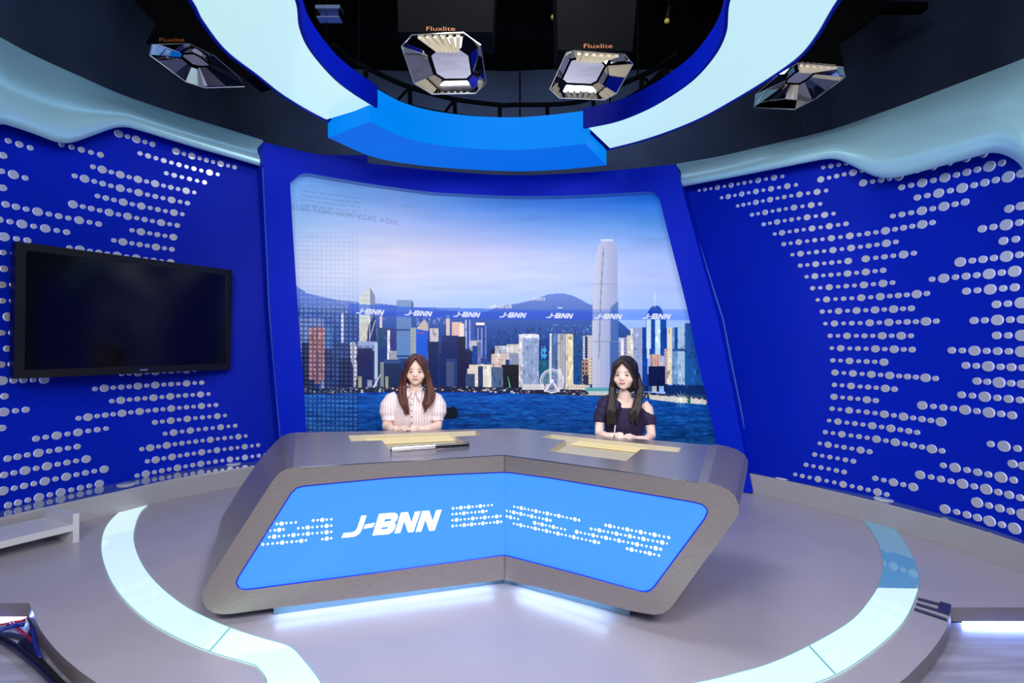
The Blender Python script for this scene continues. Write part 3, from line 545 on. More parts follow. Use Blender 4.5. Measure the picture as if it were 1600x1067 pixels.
# square grid painted in as a glass reflection; name band printed over the picture
gmask = (GX > 452) & (GX < 560) & (GY > 362 - (560 - GX) * .1); bright = ((GX % 7) < 4.3) & (((GY + (GX - 450) * -.02) % 7) < 4.3)
amt = np.where(GY < 480, .14, .2)[..., None]; fade = np.clip((GY - 350) / 30, 0, 1)[..., None]
g1 = (gmask & bright)[..., None] * amt * fade; img = img * (1 - g1) + np.array((190, 215, 240)) * g1
g2 = (gmask & ~bright)[..., None] * np.where(GY < 480, .06, .38)[..., None] * fade; img = img * (1 - g2) + np.array((20, 40, 95)) * g2
def band_y(x): return np.interp(x, [545, 640, 780, 900, 1080], [474, 479.5, 482.5, 483.5, 483.5])
bmk = (GX > 545) & (GX < 1080) & (GY > band_y(GX)) & (GY < band_y(GX) + 16.5)
bal = np.interp(GX, [545, 800, 920, 930, 1080], [.62, .6, .55, .28, .3])[..., None] * bmk[..., None]; img = img * (1 - bal) + np.array((26, 82, 205)) * bal
for k in range(5):  # glass reflections painted into the picture as slightly darker rows
    yy0 = 298 + k * 7
    rowm = (GX > 470) & (GX < 562) & (np.abs(GY - (yy0 + (GX - 470) * .13)) < .9) & ((GX * 1.37 + k * 11) % 17 > 3); img[rowm] = img[rowm] * .88
cm = ((GY > 486) & (GY < 616))[..., None] * 1.0; lum = img.mean(2, keepdims=True); img = img * (1 - cm) + cm * ((img - 120) * 1.16 + 108)
img = np.clip(img, 0, 255) / 255; linimg = np.where(img <= .04045, img / 12.92, ((img + .055) / 1.055) ** 2.4)
MU = FR.off(-.115); hits = np.array([MU.hit(x)[0] for x in xs])
VX = np.tile(hits[:, 0], gh); VY = np.tile(hits[:, 1], gh); VZ = np.maximum(.01, (H + (CY - ys)[:, None] / F * hits[None, :, 1]).ravel())
ii = (np.arange(gh - 1)[:, None] * gw + np.arange(gw - 1)[None, :]).ravel(); quads = np.stack([ii, ii + gw, ii + gw + 1, ii + 1], 1)
me = bpy.data.meshes.new('skyline_print'); me.vertices.add(gw * gh); me.vertices.foreach_set('co', np.stack([VX, VY, VZ], 1).ravel().astype(np.float32))
keep_poly = (OL * .45 + IL * .55); im = img.copy(); img[:] = 0; poly(keep_poly, (1, 1, 1)); msk = img[:-1, :-1, 0].ravel() > .5; quads = quads[msk]
me.loops.add(quads.size); me.loops.foreach_set('vertex_index', quads.ravel().astype(np.int32)); me.polygons.add(len(quads))
me.polygons.foreach_set('loop_start', (np.arange(len(quads)) * 4).astype(np.int32)); me.update(calc_edges=True)
ca = me.color_attributes.new('print', 'FLOAT_COLOR', 'POINT'); ca.data.foreach_set('color', np.concatenate([linimg.reshape(-1, 3), np.ones((gw * gh, 1))], 1).ravel().astype(np.float32))
bd = thing('skyline_backdrop', 'curved printed harbour skyline backdrop with towers, hill and blue water behind the presenters', 'backdrop', (0, 5.6, 0))
pr = link('printed_panel', me, 'print', bd)

# lettering shapes: J-BNN, measured on the desk front
def zq(L): return [(390 + x / 4.706, 780 + y / 4.706) for x, y in L]
N1 = [(1113, 98), (1165, 94), (1190, 172), (1216, 92), (1257, 88), (1205, 240), (1165, 243), (1137, 160), (1107, 247), (1065, 251)]
LOGO = [([(822, 121), (860, 118), (832, 205), (818, 238), (798, 260), (768, 275), (676, 284), (690, 249), (752, 244), (776, 234), (790, 216)], []),
        ([(850, 186), (922, 173), (908, 205), (838, 217)], []),
        ([(952, 107), (1062, 99), (1084, 107), (1091, 124), (1083, 152), (1066, 172), (1074, 186), (1068, 214), (1050, 240), (1020, 257), (903, 266)], [[(994, 147), (1044, 141), (1036, 160), (986, 166)], [(972, 207), (1022, 201), (1012, 217), (965, 223)]]),
        (N1, []), ([(x + 155.5, y - 11) for x, y in N1], [])]
def letter_faces(bm, outer, holes, f, th):
    """outer/holes: 2-D points; f maps (x, y, depth) to space"""
    loops = [outer] + holes; v2 = [[Vector((x, y, 0)) for x, y in l] for l in loops]; tris = tessellate_polygon(v2)
    flat = [p for l in loops for p in l]; fr = [bm.verts.new(f(x, y, th)) for x, y in flat]; bk = [bm.verts.new(f(x, y, 0)) for x, y in flat]
    for t in tris: bm.faces.new([fr[i] for i in t])
    o = 0
    for l in loops:
        n = len(l)
        for k in range(n): bm.faces.new((fr[o + k], fr[o + (k + 1) % n], bk[o + (k + 1) % n], bk[o + k]))
        o += n
cxs = [556, 632, 708, 780, 853, 928, 1003]
for k, x in enumerate(cxs):                                     # seven small names along the band
    yb = [485.5, 488.5, 491, 492, 493, 494, 494][k]; wd = [45, 44, 43, 43, 43, 45, 46][k] / 736.0; sk = [.05, .03, .01, 0, 0, 0, 0][k]
    bm = bmesh.new()
    for L in LOGO:
        def f(a, b, d):
            u = (a - 676) * wd; v = (b + (a - 676) * .1 - 210) * wd * .92 + u * sk; return MU.off(.002 + d).pt(x + u, yb + v - 5 + 5)
        letter_faces(bm, L[0], L[1], f, .001)
    obj('logo', bm, 'print_white', bd)
# year numerals reflected in glass, modelled as faint tinted lettering
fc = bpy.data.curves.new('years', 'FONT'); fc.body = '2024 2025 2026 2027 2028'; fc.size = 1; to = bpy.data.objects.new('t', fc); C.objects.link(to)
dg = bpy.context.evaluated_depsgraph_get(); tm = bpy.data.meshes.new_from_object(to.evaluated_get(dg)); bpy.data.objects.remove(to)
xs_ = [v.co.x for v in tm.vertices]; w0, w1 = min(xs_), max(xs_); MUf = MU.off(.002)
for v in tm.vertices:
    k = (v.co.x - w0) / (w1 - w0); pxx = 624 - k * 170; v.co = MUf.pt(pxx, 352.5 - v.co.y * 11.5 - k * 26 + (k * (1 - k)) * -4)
tm.materials.clear(); link('reflected_years', tm, 'glass_reflection', bd)

# ------------------------------------------------------------------ ceiling rings
HZ = H + 1.85; HT = H + 2.02; HB = H + 1.728
def cz(q, z=HZ): p = plane_z(q[0], q[1], z); return (p.x, p.y)
def ring_seg(name, outp, inp, label):
    n = 90; O = resample(smooth_path(outp, 8), n); I = resample(smooth_path(inp, 8), n)
    t = thing(name, label, 'ceiling light', (float(O[n // 2][0]), float(O[n // 2][1]), HZ))
    bm = bmesh.new(); e = .02
    m1 = O + (I - O) * .035; m2 = I + (O - I) * .035
    # blue tray: bottom border, sides, top
    R = [[(*p, HZ + .012) for p in m1], [(*p, HZ) for p in m1], [(*p, HZ) for p in O], [(*p, HT) for p in O], [(*p, HT) for p in I], [(*p, HZ) for p in I], [(*p, HZ) for p in m2], [(*p, HZ + .012) for p in m2]]
    V = loft(bm, R, closed=False, caps=False)
    for s in (0, -1):
        bm.faces.new([r[s] for r in V])
    obj('tray', bm, 'blue_trim', t)
    bm = bmesh.new(); q = slice(1, n - 1)
    loft(bm, [[(*p, HZ + .01) for p in m1[q]], [(*p, HZ + .01) for p in m2[q]]], closed=False, caps=False); obj('diffuser', bm, 'ringlight', t)
    return t
ring_seg('ceiling_ring_light', [(-1.2, 1.3), (-1.5, 1.72), (-1.72, 2.3)] + [cz(q) for q in ((292.5, 0), (312.5, 35), (350, 82), (400, 120), (435, 147.5), (475, 172.5), (512.5, 192))],
         [(-.75, 1.75), (-.95, 2.05), (-1.12, 2.4)] + [cz(q) for q in ((467, 0), (472.5, 42.5), (487.5, 77.5), (520, 117.5), (550, 142.5), (590, 168))], 'left glowing white ceiling ring segment in a blue tray')
ring_seg('ceiling_ring_light', [(1.2, 1.3), (1.5, 1.72), (1.74, 2.3)] + [cz(q) for q in ((1316, 0), (1280, 57.5), (1250, 92.5), (1200, 127.5), (1150, 157.5), (1100, 185), (1050, 206), (1000, 222.5), (947.5, 236))],
         [(.75, 1.75), (.95, 2.05), (1.12, 2.4)] + [cz(q) for q in ((1135, 0), (1130, 50), (1112.5, 87.5), (1080, 125), (1037.5, 155), (1000, 175), (960, 190), (911, 200))], 'right glowing white ceiling ring segment in a blue tray')
O = resample(smooth_path([cz(q, HB) for q in ((512.5, 215), (575, 242.5), (625, 254), (700, 262.5), (800, 267.5), (875, 265), (947.5, 258))], 8), 70)
I = resample(smooth_path([cz(q, HB) for q in ((577.5, 190), (625, 212.5), (675, 225), (737, 232), (800, 234), (850, 231.5), (915, 225))], 8), 70)
bb = thing('blue_light_box', 'glowing sky blue curved light box hanging between the two white ring segments', 'ceiling light', (0, 4.9, HB))
bm = bmesh.new(); loft(bm, [[(*p, HB) for p in O], [(*p, HB) for p in I]], closed=False, caps=False); obj('bottom_panel', bm, 'bluebox', bb)
bm = bmesh.new(); V = loft(bm, [[(*p, HB) for p in I], [(*p, HT) for p in I], [(*p, HT) for p in O], [(*p, HB) for p in O]], closed=False, caps=False)
for s in (0, -1): bm.faces.new([r[s] for r in V])
obj('side_panel', bm, 'bluebox2', bb)

# circular truss
tr = thing('lighting_truss', 'black curved lattice truss above the blue light box', 'truss', (0, 5, H + 2.2))
def czv(q, z): p = plane_z(q[0], q[1], z); return (p.x, p.y, z)
up = smooth_path([czv(q, H + 2.3) for q in ((520, 70), (550, 95), (575, 107), (637, 135), (710, 155), (780, 164), (800, 164), (900, 160), (975, 130), (1025, 107), (1055, 85))], 8)
lo = smooth_path([czv(q, H + 2.13) for q in ((545, 112), (575, 135), (595, 149), (625, 165), (700, 182), (800, 191), (907, 186), (960, 168), (1010, 140), (1040, 112))], 8)
bm = bmesh.new(); tube(bm, up, .022, 8); obj('upper_rail', bm, 'black', tr)
bm = bmesh.new(); tube(bm, lo, .04, 8); obj('lower_rail', bm, 'black', tr)
U = resample(up, 200); Lo = resample(lo, 200)
def near(P, px): u = (px - CX) / F; return P[int(np.argmin(abs(P[:, 0] / P[:, 1] - u)))]
for px, dx in ((571, 0), (640, -18), (710, -14), (781, 0), (855, 0), (928, 0), (1002, 12)):
    bm = bmesh.new(); tube(bm, [near(U, px), near(Lo, px)], .02, 6); obj('post', bm, 'black', tr)
    if dx: bm = bmesh.new(); tube(bm, [near(U, px), near(Lo, px + dx * 1.3)], .014, 6); obj('brace', bm, 'black', tr)

# ------------------------------------------------------------------ hanging mirrored lamps
def lamp(label, rim, D, nrm, hubpx, sc, tubes, text, house):
    c = np.mean(np.array(rim), 0); Cc = at(c[0], c[1], D); n = Vector(nrm).normalized()
    R = [on_plane(x, y, Cc, n) for x, y in rim]; hub = at(hubpx[0], hubpx[1], D + .02) - n * .17
    # keep the hub on the line of sight of its measured pixel
    k = (hub - Vector((0, 0, H))); hub = Vector((0, 0, H)) + Vector(((hubpx[0] - CX) / F, 1, (CY - hubpx[1]) / F)) * k.y
    Bs = [hub + (r - Cc) * sc for r in R]
    t = thing('studio_lamp', label, 'studio light', hub)
    bm = bmesh.new(); loft(bm, [R, Bs], caps=False); out = [[r - n * .012 + (r - Cc) * .01 for r in R], [b - n * .012 + (b - hub) * .05 for b in Bs]]
    loft(bm, out, caps=False); obj('reflector', bm, 'mirror', t)
    bm = bmesh.new(); tube(bm, R + [R[0]], .0045, 6); obj('rim', bm, 'chrome', t)
    bm = bmesh.new(); bm.faces.new([bm.verts.new(b) for b in Bs]); obj('back_mirror', bm, 'mirror', t)
    bm = bmesh.new(); tube(bm, Bs + [Bs[0]], .008, 6); obj('inner_edge', bm, 'black', t)
    if tubes:
        a0, a1 = R[tubes[0]], R[tubes[1]]; b0, b1 = Bs[tubes[0]], Bs[tubes[1]]
        for k in range(6):
            f = (k + .5) / 6; p = a0.lerp(a1, f).lerp(b0.lerp(b1, f), .06); q = b0.lerp(b1, f).lerp(a0.lerp(a1, f), .04); up = ((Cc + hub) / 2 - (p + q) / 2).normalized() * .012
            bm = bmesh.new(); tube(bm, [p + up, q + up], .013, 8); obj('reflected_tube', bm, 'tube', t)  # mirror image of the unlit tubes, modelled as pale rods
    # housing
    hp = [at(x, y, D + dd) for x, y, dd in house]; m = len(hp)
    bm = bmesh.new(); loft(bm, [hp, [p + Vector((0, .28, .02)) for p in hp]]); obj('housing', bm, 'black', t)
    if text:
        tx, ty, ww = text; fc = bpy.data.curves.new('x', 'FONT'); fc.body = 'Fluxlite'; fc.size = 1; fc.extrude = .01; to = bpy.data.objects.new('t', fc); C.objects.link(to)
        dg = bpy.context.evaluated_depsgraph_get(); tm = bpy.data.meshes.new_from_object(to.evaluated_get(dg)); bpy.data.objects.remove(to)
        wx = max(v.co.x for v in tm.vertices)
        for v in tm.vertices: x, y, z = v.co; v.co = at(tx + x / wx * ww, ty - y / wx * ww * .6, D - .035 - z * .1 + .03)
        tm.materials.clear(); link('brand_lettering', tm, 'orange', t)
    return t
lamp('mirrored octagonal studio lamp, inner left one with striped tube reflections', [(644, 54), (724, 51), (751, 70), (759.5, 130), (742.5, 146), (675, 147), (647, 130), (627, 72)], 3.3, (0, -.75, -.65), (706, 101), .52, (0, 1), (665, 48, 46),
     [(622, 50, 0), (620, -60, 0), (775, -60, 0), (770, 50, 0)])
lamp('mirrored octagonal studio lamp, inner right one beside the ring edge', [(885, 82), (897, 79), (976, 84), (989, 100), (963, 146), (944, 156), (874, 153), (859, 139)], 3.3, (0, -.75, -.65), (912, 112), .55, (1, 2), (911, 75, 46),
     [(872, 78, 0), (868, -60, 0), (1000, -60, 0), (988, 80, 0)])
lamp('mirrored octagonal studio lamp, outer left one beyond the white ring', [(237.5, 69), (295.6, 67.5), (336, 87.5), (372.5, 119), (382, 135), (320, 137), (290, 127.5), (234, 86)], 4.1, (.35, -.45, -.8), (306, 94), .3, None, (248, 65, 40),
     [(228, 67, 0), (243, 38, 0), (200, -10, .0), (400, -60, 0), (420, 110, .0), (382, 122, 0), (336, 86, 0), (296, 67, 0)])
lamp('mirrored octagonal studio lamp, outer right one beyond the white ring', [(1246.6, 98), (1317.5, 104), (1321, 120.5), (1277, 153), (1242.7, 171), (1178, 167.7), (1180, 147.5), (1216, 116)], 4.1, (-.35, -.45, -.8), (1250, 120), .3, (0, 1), None,
     [(1180, 110, 0), (1200, -40, 0), (1390, -20, 0), (1375, 22, .0), (1310, 65, 0), (1318, 102, 0), (1246, 97, 0)])
# small fixtures in the dark above
p = at(515, 23, 4.2); t = thing('small_ceiling_fixture', 'small blue lit metal bracket fixture in the dark above the ring', 'fixture', p)
bm = bmesh.new(); box(bm, p + Vector((0, 0, .035)), (.2, .1, .03)); obj('plate', bm, 'lip', t)
bm = bmesh.new(); box(bm, p + Vector((0, 0, -.04)), (.19, .08, .01)); obj('lower_bar', bm, 'lip', t)
for s in (-1, 1): bm = bmesh.new(); box(bm, p + Vector((s * .095, 0, 0)), (.012, .09, .08)); obj('arm', bm, 'black', t)
for px, py, lb in ((865, 27, 'yellow green clamp knob in the dark, above the inner right lamp'), (1042, 33, 'yellow green clamp knob in the dark, closer to the right ring segment')):
    p = at(px, py, 4.0); t = thing('clamp_knob', lb, 'clamp', p); bm = bmesh.new(); ball(bm, p, (.022, .022, .02), seg=12); obj('knob', bm, 'knob', t)
    bm = bmesh.new(); tube(bm, [p + Vector((0, 0, .015)), p + Vector((.01, 0, .06)), p + Vector((.025, .02, .13))], .014, 8); obj('bolt', bm, 'bezel', t)
p = at(1410, 13, 5.2); t = thing('ceiling_beam', 'short black beam high on the right above the outer lamp', 'beam', p); bm = bmesh.new(); box(bm, p, (.45, .1, .07)); obj('bar', bm, 'black', t)

def hang(parent, pts):
    for p in pts:
        bm = bmesh.new(); tube(bm, [p, Vector((p[0], p[1], 5.8))], .008, 6); obj('hanger_rod', bm, 'black', parent)
hang(tr, [Vector(up[12]), Vector(up[-14])])
for o in [o for o in C.objects if o.name.startswith(('ceiling_ring_light', 'blue_light_box', 'studio_lamp', 'clamp_knob', 'small_ceiling_fixture', 'ceiling_beam'))]:
    ch = o.children[0] if not o.name.startswith(('studio_lamp',)) else [c for c in o.children if c.name.startswith('housing')][0]
    vs_ = [v.co for v in ch.data.vertices]; cc = sum((Vector(v) for v in vs_), Vector()) / len(vs_); near_ = sorted(vs_, key=lambda v: -v.z * 10 - v.y)[0]
    hang(o, [Vector(near_)])

# ------------------------------------------------------------------ news desk
PC = Vector((-.04, 2.86, 0)); dL = Vector((-1, -.27, 0)).normalized(); dR = Vector((1, -.62, 0)).normalized()
nL = Vector((dL.y, -dL.x, 0)) ; nL = -nL if nL.y > 0 else nL; nR = Vector((dR.y, -dR.x, 0)); nR = -nR if nR.y > 0 else nR
def pl(q, s, d=0): n = nL if s < 0 else nR; return on_plane(q[0], q[1], PC + n * d, n)
TZ = .757
Lch = [(787.5, 709.5), (769, 710.2), (675, 715.5), (550, 723.5), (470, 728.8), (458, 730.3), (446, 733.5), (436, 739.5), (426, 751), (400, 791), (360, 853), (321, 916), (316, 927), (316.5, 940), (323, 951), (334, 957.5), (348, 959.8), (362.5, 959), (422, 950.8), (600, 929), (787.5, 905.5)]
Rch = [(787.5, 709.5), (805, 710), (841, 714.7), (981, 735), (1090.6, 750.6), (1106, 753.3), (1122, 758), (1137.5, 765), (1149, 776), (1155, 790), (1154, 803), (1148, 813), (1100, 878), (1056, 939), (1047, 951), (1036, 958.5), (1022, 960.5), (1008, 958.5), (984, 954), (880, 927), (787.5, 905.5)]
Lp = [(787.5, 737), (700, 740.5), (612, 745.5), (475, 758.5), (463, 761.5), (454, 770), (447, 781), (371, 902), (368, 911), (372, 919), (381, 922), (395, 921), (600, 894), (781, 869), (787.5, 868.3)]
Rp = [(787.5, 737), (800, 738), (860, 746), (981, 766), (1084, 783.4), (1097, 787), (1105, 793.5), (1106.5, 801), (1101, 812.5), (1024, 916), (1017, 923), (1008, 925.5), (998, 924), (900, 897), (794, 869.5), (787.5, 868.3)]
def vec(p, s):
    e = (Vector((-1.13, 2.58, 0)) if s < 0 else Vector((.92, 2.26, 0))); f = max(0, min(1.15, abs(p.x - PC.x) / abs(e.x - PC.x)))
    a = Vector((.07, .885, 0)); b = Vector((-.42, 1.0, 0)) if s < 0 else Vector((.40, .83, 0)); return a + (b - a) * f
desk = thing('news_desk', 'brushed steel V-shaped news desk with glowing blue front carrying the white name', 'desk', (-.04, 3.2, 0))
bm = bmesh.new()
fronts = {}
for s, ch, pp in ((-1, Lch, Lp), (1, Rch, Rp)):
    P = [pl(q, s) for q in ch]
    for i, p in enumerate(P):
        if i <= 4: p.z = TZ
    Q = [p + vec(p, s) for p in P]; fronts[s] = (P, Q)
    Vp = [bm.verts.new(p) for p in P]; Vq = [bm.verts.new(p) for p in Q]
    for i in range(4, len(P) - 1): bm.faces.new((Vp[i], Vp[i + 1], Vq[i + 1], Vq[i]))
    bm.faces.new(Vq)                                            # back
    Hh = [pl(q, s) for q in pp]; Hb = [pl(q, s, -.03) for q in pp]
    loopv = Vp + [bm.verts.new(p) for p in Hh[::-1]]
    tr_ = tessellate_polygon([[Vector((v.co.dot(dL if s < 0 else dR), v.co.z, 0)) for v in loopv]])
    for t3 in tr_:
        try: bm.faces.new([loopv[i] for i in t3])
        except ValueError: pass
    hv = [bm.verts.new(p) for p in Hh]; hb = [bm.verts.new(p) for p in Hb]
    for i in range(len(hv) - 1): bm.faces.new((hv[i], hv[i + 1], hb[i + 1], hb[i]))
bmesh.ops.remove_doubles(bm, verts=bm.verts, dist=1e-4)
obj('body', bm, 'steel', desk)
# desktop with two recessed wells
T_L = [(544, 680.5), (743, 673), (755, 679.5), (712, 682), (731, 695), (612, 706.5), (597, 688), (548, 689.5)]
T_R = [(861, 678.5), (1064, 699.5), (1061, 706.5), (1001.5, 701.5), (978, 720), (856, 704.5), (884, 688), (845, 683)]
PL_, QL_ = fronts[-1]; PR_, QR_ = fronts[1]
out = PL_[:5] + [Q for Q in QL_[:5][::-1]] + QR_[1:5] + PR_[1:5][::-1]
out = [Vector((p.x, p.y, TZ)) for p in out]
holes = [[plane_z(*q, TZ) for q in T] for T in (T_L, T_R)]
loops = [out] + holes; tris = tessellate_polygon([[Vector((p.x, p.y, 0)) for p in l] for l in loops]); flat = [p for l in loops for p in l]
bm = bmesh.new(); V = [bm.verts.new(p) for p in flat]
for t3 in tris: bm.faces.new([V[i] for i in t3])
for f in bm.faces:
    f.normal_update()
    if f.normal.z < 0: f.normal_flip()
me = bpy.data.meshes.new('desktop'); bm.to_mesh(me); bm.free(); link('desktop', me, 'steel_top', desk)
bm = bmesh.new(); e0 = [p for p in PL_[:5][::-1]] + PR_[1:5]; tube(bm, [p + Vector((0, .003, -.002)) for p in e0], .004, 6); obj('front_edge', bm, 'chrome', desk)
for k, hl in enumerate(holes):
    bm = bmesh.new(); V = [bm.verts.new(p) for p in hl]; W = [bm.verts.new(p - Vector((0, 0, .035))) for p in hl]
    for i in range(len(V)): bm.faces.new((V[i - 1], V[i], W[i], W[i - 1]))
    tt = tessellate_polygon([[Vector((p.x, p.y, 0)) for p in hl]])
    for t3 in tt: bm.faces.new([W[i] for i in t3])
    obj('well', bm, 'cream', desk)
    a, b = (hl[0], hl[1]); c, d = (hl[7], hl[2])
    bm = bmesh.new(); zz = Vector((0, 0, -.03)); f0, f1 = (.1, .8) if k == 0 else (.22, .78)
    q = [a.lerp(b, f0), a.lerp(b, f1), c.lerp(d, f1), c.lerp(d, f0)]
    m_ = sum(q, Vector()) / 4; q = [m_ + (v - m_) * .93 for v in q]
    loft(bm, [[v + zz for v in q], [v + zz + Vector((0, 0, .006)) for v in q]]); obj('well_light', bm, 'cream_lit', desk)
bm = bmesh.new()
for s, pp in ((-1, Lp), (1, Rp)):
    Hb = [bm.verts.new(pl(q, s, -.028)) for q in pp]; d_ = dL if s < 0 else dR
    for t3 in tessellate_polygon([[Vector((v.co.dot(d_), v.co.z, 0)) for v in Hb]]): bm.faces.new([Hb[i] for i in t3])
gp = obj('glowing_panel', bm, 'desk_glow', desk)
for s, pp in ((-1, Lp), (1, Rp)):
    bm = bmesh.new(); tube(bm, [pl(q, s, -.018) for q in pp], .007, 6); obj('panel_edge', bm, 'panel_edge', gp)
for s, (qa, qb) in ((-1, ((400, 968), (778, 920))), (1, ((797, 920), (960, 962)))):
    a, b = plane_z(*qa, .0), plane_z(*qb, .0); N = nL if s < 0 else nR
    bm = bmesh.new(); d_ = dL if s < 0 else dR; a = PC + d_ * .06; b = PC + d_ * (1.2 if s < 0 else .6); q = [a - N * .038, b - N * .038, b - N * .02, a - N * .02]; zz = [.049, .071 if s > 0 else .051] ; zz = [zz[0], zz[1], zz[1], zz[0]]; loft(bm, [[p + Vector((0, 0, z)) for p, z in zip(q, zz)], [p + Vector((0, 0, z + .003)) for p, z in zip(q, zz)]]); obj('under_light', bm, 'under_led', desk)
DR = {'t': .004, 's': .0056, 'm': .0068, 'L': .0102}
DD = [(-1, [(432.5,818.5,462.2,816,'sLsss'),(422.5,829,443,827,'tsLs'),(466,825.3,517.5,821,'ssLsssLs'),(420.8,838.9,517.5,830.8,'sLsssLssLsssLs'),(410.8,850.5,478,844.2,'msssLsmsLs'),(489.4,813,517.5,811.2,'msLss'),(503.7,842.3,517.5,840.8,'sLs'),
 (707.8,794.2,768.4,789,'msLsLssLsss'),(707,803.3,760,798.5,'smsLssssLs'),(707,812.8,782,806.3,'sLsssLssLssLs'),(707.3,821.8,783,815,'mssLsLssLsssLs')]),
 (1, [(792,806.8,809.5,810.9,'mLss'),(803.5,791.4,904.7,812.5,'ssLsssLssLssLsssLm'),(792,798,860,813,'ssLsLssLsssLm'),(835.6,816.8,882.9,827.2,'LsLssLsss'),(802.8,818,935.4,847.7,'ssLsssLssLssLsssLssssLm'),(946.5,820.4,1045,839.8,'mLsssLssLssLssm'),(923.7,826,1042.3,849,'msLsssLssLssLsssLt'),(901.2,830.8,1032.3,858,'LsssLssLssLssmLsssLm'),(980,857.2,1029.7,867.6,'mLssmLss')])]
bm = bmesh.new()
for s, rows in DD:
    N = nL if s < 0 else nR; X = Vector((0, 0, 1)).cross(N); R = Matrix((X, Vector((0, 0, 1)), N)).transposed().to_4x4()
    for x0, y0, x1, y1, pat in rows:
        a = pl((x0, y0), s, -.027); b = pl((x1, y1), s, -.027); n = len(pat)
        for i, c in enumerate(pat): disc_mesh(bm, Matrix.Translation(a.lerp(b, i / (n - 1))) @ R, DR[c], .001, 12)
for f in bm.faces: f.material_index = 0
obj('dot_pattern', bm, 'white_glow', gp)
bm = bmesh.new()
for L in LOGO:
    def f(a, b, d): return pl((390 + a / 4.706, 780 + b / 4.706), -1, -.027 + d)
    letter_faces(bm, L[0], L[1], f, .0015)
obj('logo', bm, 'white_glow', gp)
kp = [plane_z(*q, 0) + Vector((0, .03, 0)) for q in ((423, 966), (787.5, 914), (986, 969))]
kb = [kp[0] + Vector((-.15, .75, 0)), kp[1] + Vector((.05, .6, 0)), kp[2] + Vector((.25, .6, 0))]
bm = bmesh.new(); base = kp + kb[::-1]; loft(bm, [[Vector((p.x, p.y, .001)) for p in base], [Vector((p.x, p.y, (.056, .052, .080, .080, .052, .056)[i])) for i, p in enumerate(base)]]); obj('plinth', bm, 'kick', desk)
# slim bar lying in front of the left well
bar = thing('slim_bar', 'slim silver and black bar lying on the desk in front of the left well', 'bar', plane_z(671, 704, TZ))
a = plane_z(612, 706.5, TZ) + Vector((0, 0, .0165)); b = plane_z(731, 698.5, TZ) + Vector((0, 0, .0165))
for nm, f0, f1, mt, r in (('silver_section', .0, .56, 'chrome', .013), ('black_section', .56, 1.0, 'black_gloss', .0125), ('end_cap', -.015, .0, 'bezel', .0145), ('end_cap', 1.0, 1.015, 'bezel', .0145)):
    bm = bmesh.new(); tube(bm, [a.lerp(b, f0), a.lerp(b, f1)], r, 12); obj(nm, bm, mt, bar)

# ------------------------------------------------------------------ television
YL, YR = 3.55, 4.92
cs = [at(25, 377, YL), at(363, 422, YR), at(360, 577, YR), at(22, 592, YL)]
tn = (cs[1] - cs[0]).cross(cs[3] - cs[0]).normalized(); tn = -tn if tn.y > 0 else tn
tv = thing('wall_television', 'large black flat television switched off on the left blue wall', 'television', sum(cs, Vector()) / 4)
def inset(f, g):
    u = (cs[1] - cs[0]).normalized(); v = (cs[3] - cs[0]).normalized(); return [cs[0] + u * f + v * f, cs[1] - u * f + v * f, cs[2] - u * f - v * g, cs[3] + u * f - v * g]
i1 = inset(.055, .06); bm = bmesh.new(); loft(bm, [[p - tn * .09 for p in cs], cs, i1, [p - tn * .008 for p in i1]], caps=False)
loft(bm, [[p - tn * .09 for p in cs], [p - tn * .09 for p in inset(.4, .3)]], caps=True); obj('bezel', bm, 'bezel', tv)
bm = bmesh.new(); bm.faces.new([bm.verts.new(p - tn * .007) for p in i1]); obj('screen', bm, 'black_gloss', tv)
bc = (cs[2] + cs[3]) / 2; u = (cs[1] - cs[0]).normalized(); vv = (cs[0] - cs[3]).normalized(); bm = bmesh.new()
q = [bc + u * a_ + vv * b_ + tn * .001 for a_, b_ in ((.0, .022), (.06, .022), (.06, .034), (0, .034))]; bm.faces.new([bm.verts.new(p) for p in q]); obj('maker_mark', bm, 'lip', tv)
bm = bmesh.new(); m0 = sum(cs, Vector()) / 4; j = int(np.argmin(np.hypot(WL.P[:, 0] - m0.x, WL.P[:, 1] - m0.y))); wp = Vector((WL.P[j, 0], WL.P[j, 1], m0.z)); tube(bm, [m0 - tn * .08, wp], .12, 4); obj('wall_bracket', bm, 'black', tv)

# ------------------------------------------------------------------ low bench at the left
be = thing('low_bench', 'low white step bench with raised end panel beside the left kerb', 'bench', (-3.2, 3.4, 0))
e1, e2 = plane_z(121, 845, 0), None
A = Vector((-3.03, 3.54, 0)); Bk = Vector((-3.36, 3.68, 0)); dd = Vector((-.21, -.315, 0)).normalized(); th = dd * .035
bm = bmesh.new(); loft(bm, [[A, Bk, Bk + th, A + th], [p + Vector((0, 0, .2)) for p in (A, Bk, Bk + th, A + th)]]); obj('end_panel', bm, 'white_paint', be)
Ln = dd * .82; bm = bmesh.new(); q = [A + th, Bk + th, Bk + th + Ln, A + th + Ln]; loft(bm, [[p + Vector((0, 0, .085)) for p in q], [p + Vector((0, 0, .13)) for p in q]]); obj('shelf', bm, 'white_paint', be)
bm = bmesh.new(); q = [p + Ln + th for p in (A, Bk, Bk + th, A + th)]; loft(bm, [q, [p + Vector((0, 0, .2)) for p in q]]); obj('end_panel', bm, 'white_paint', be)

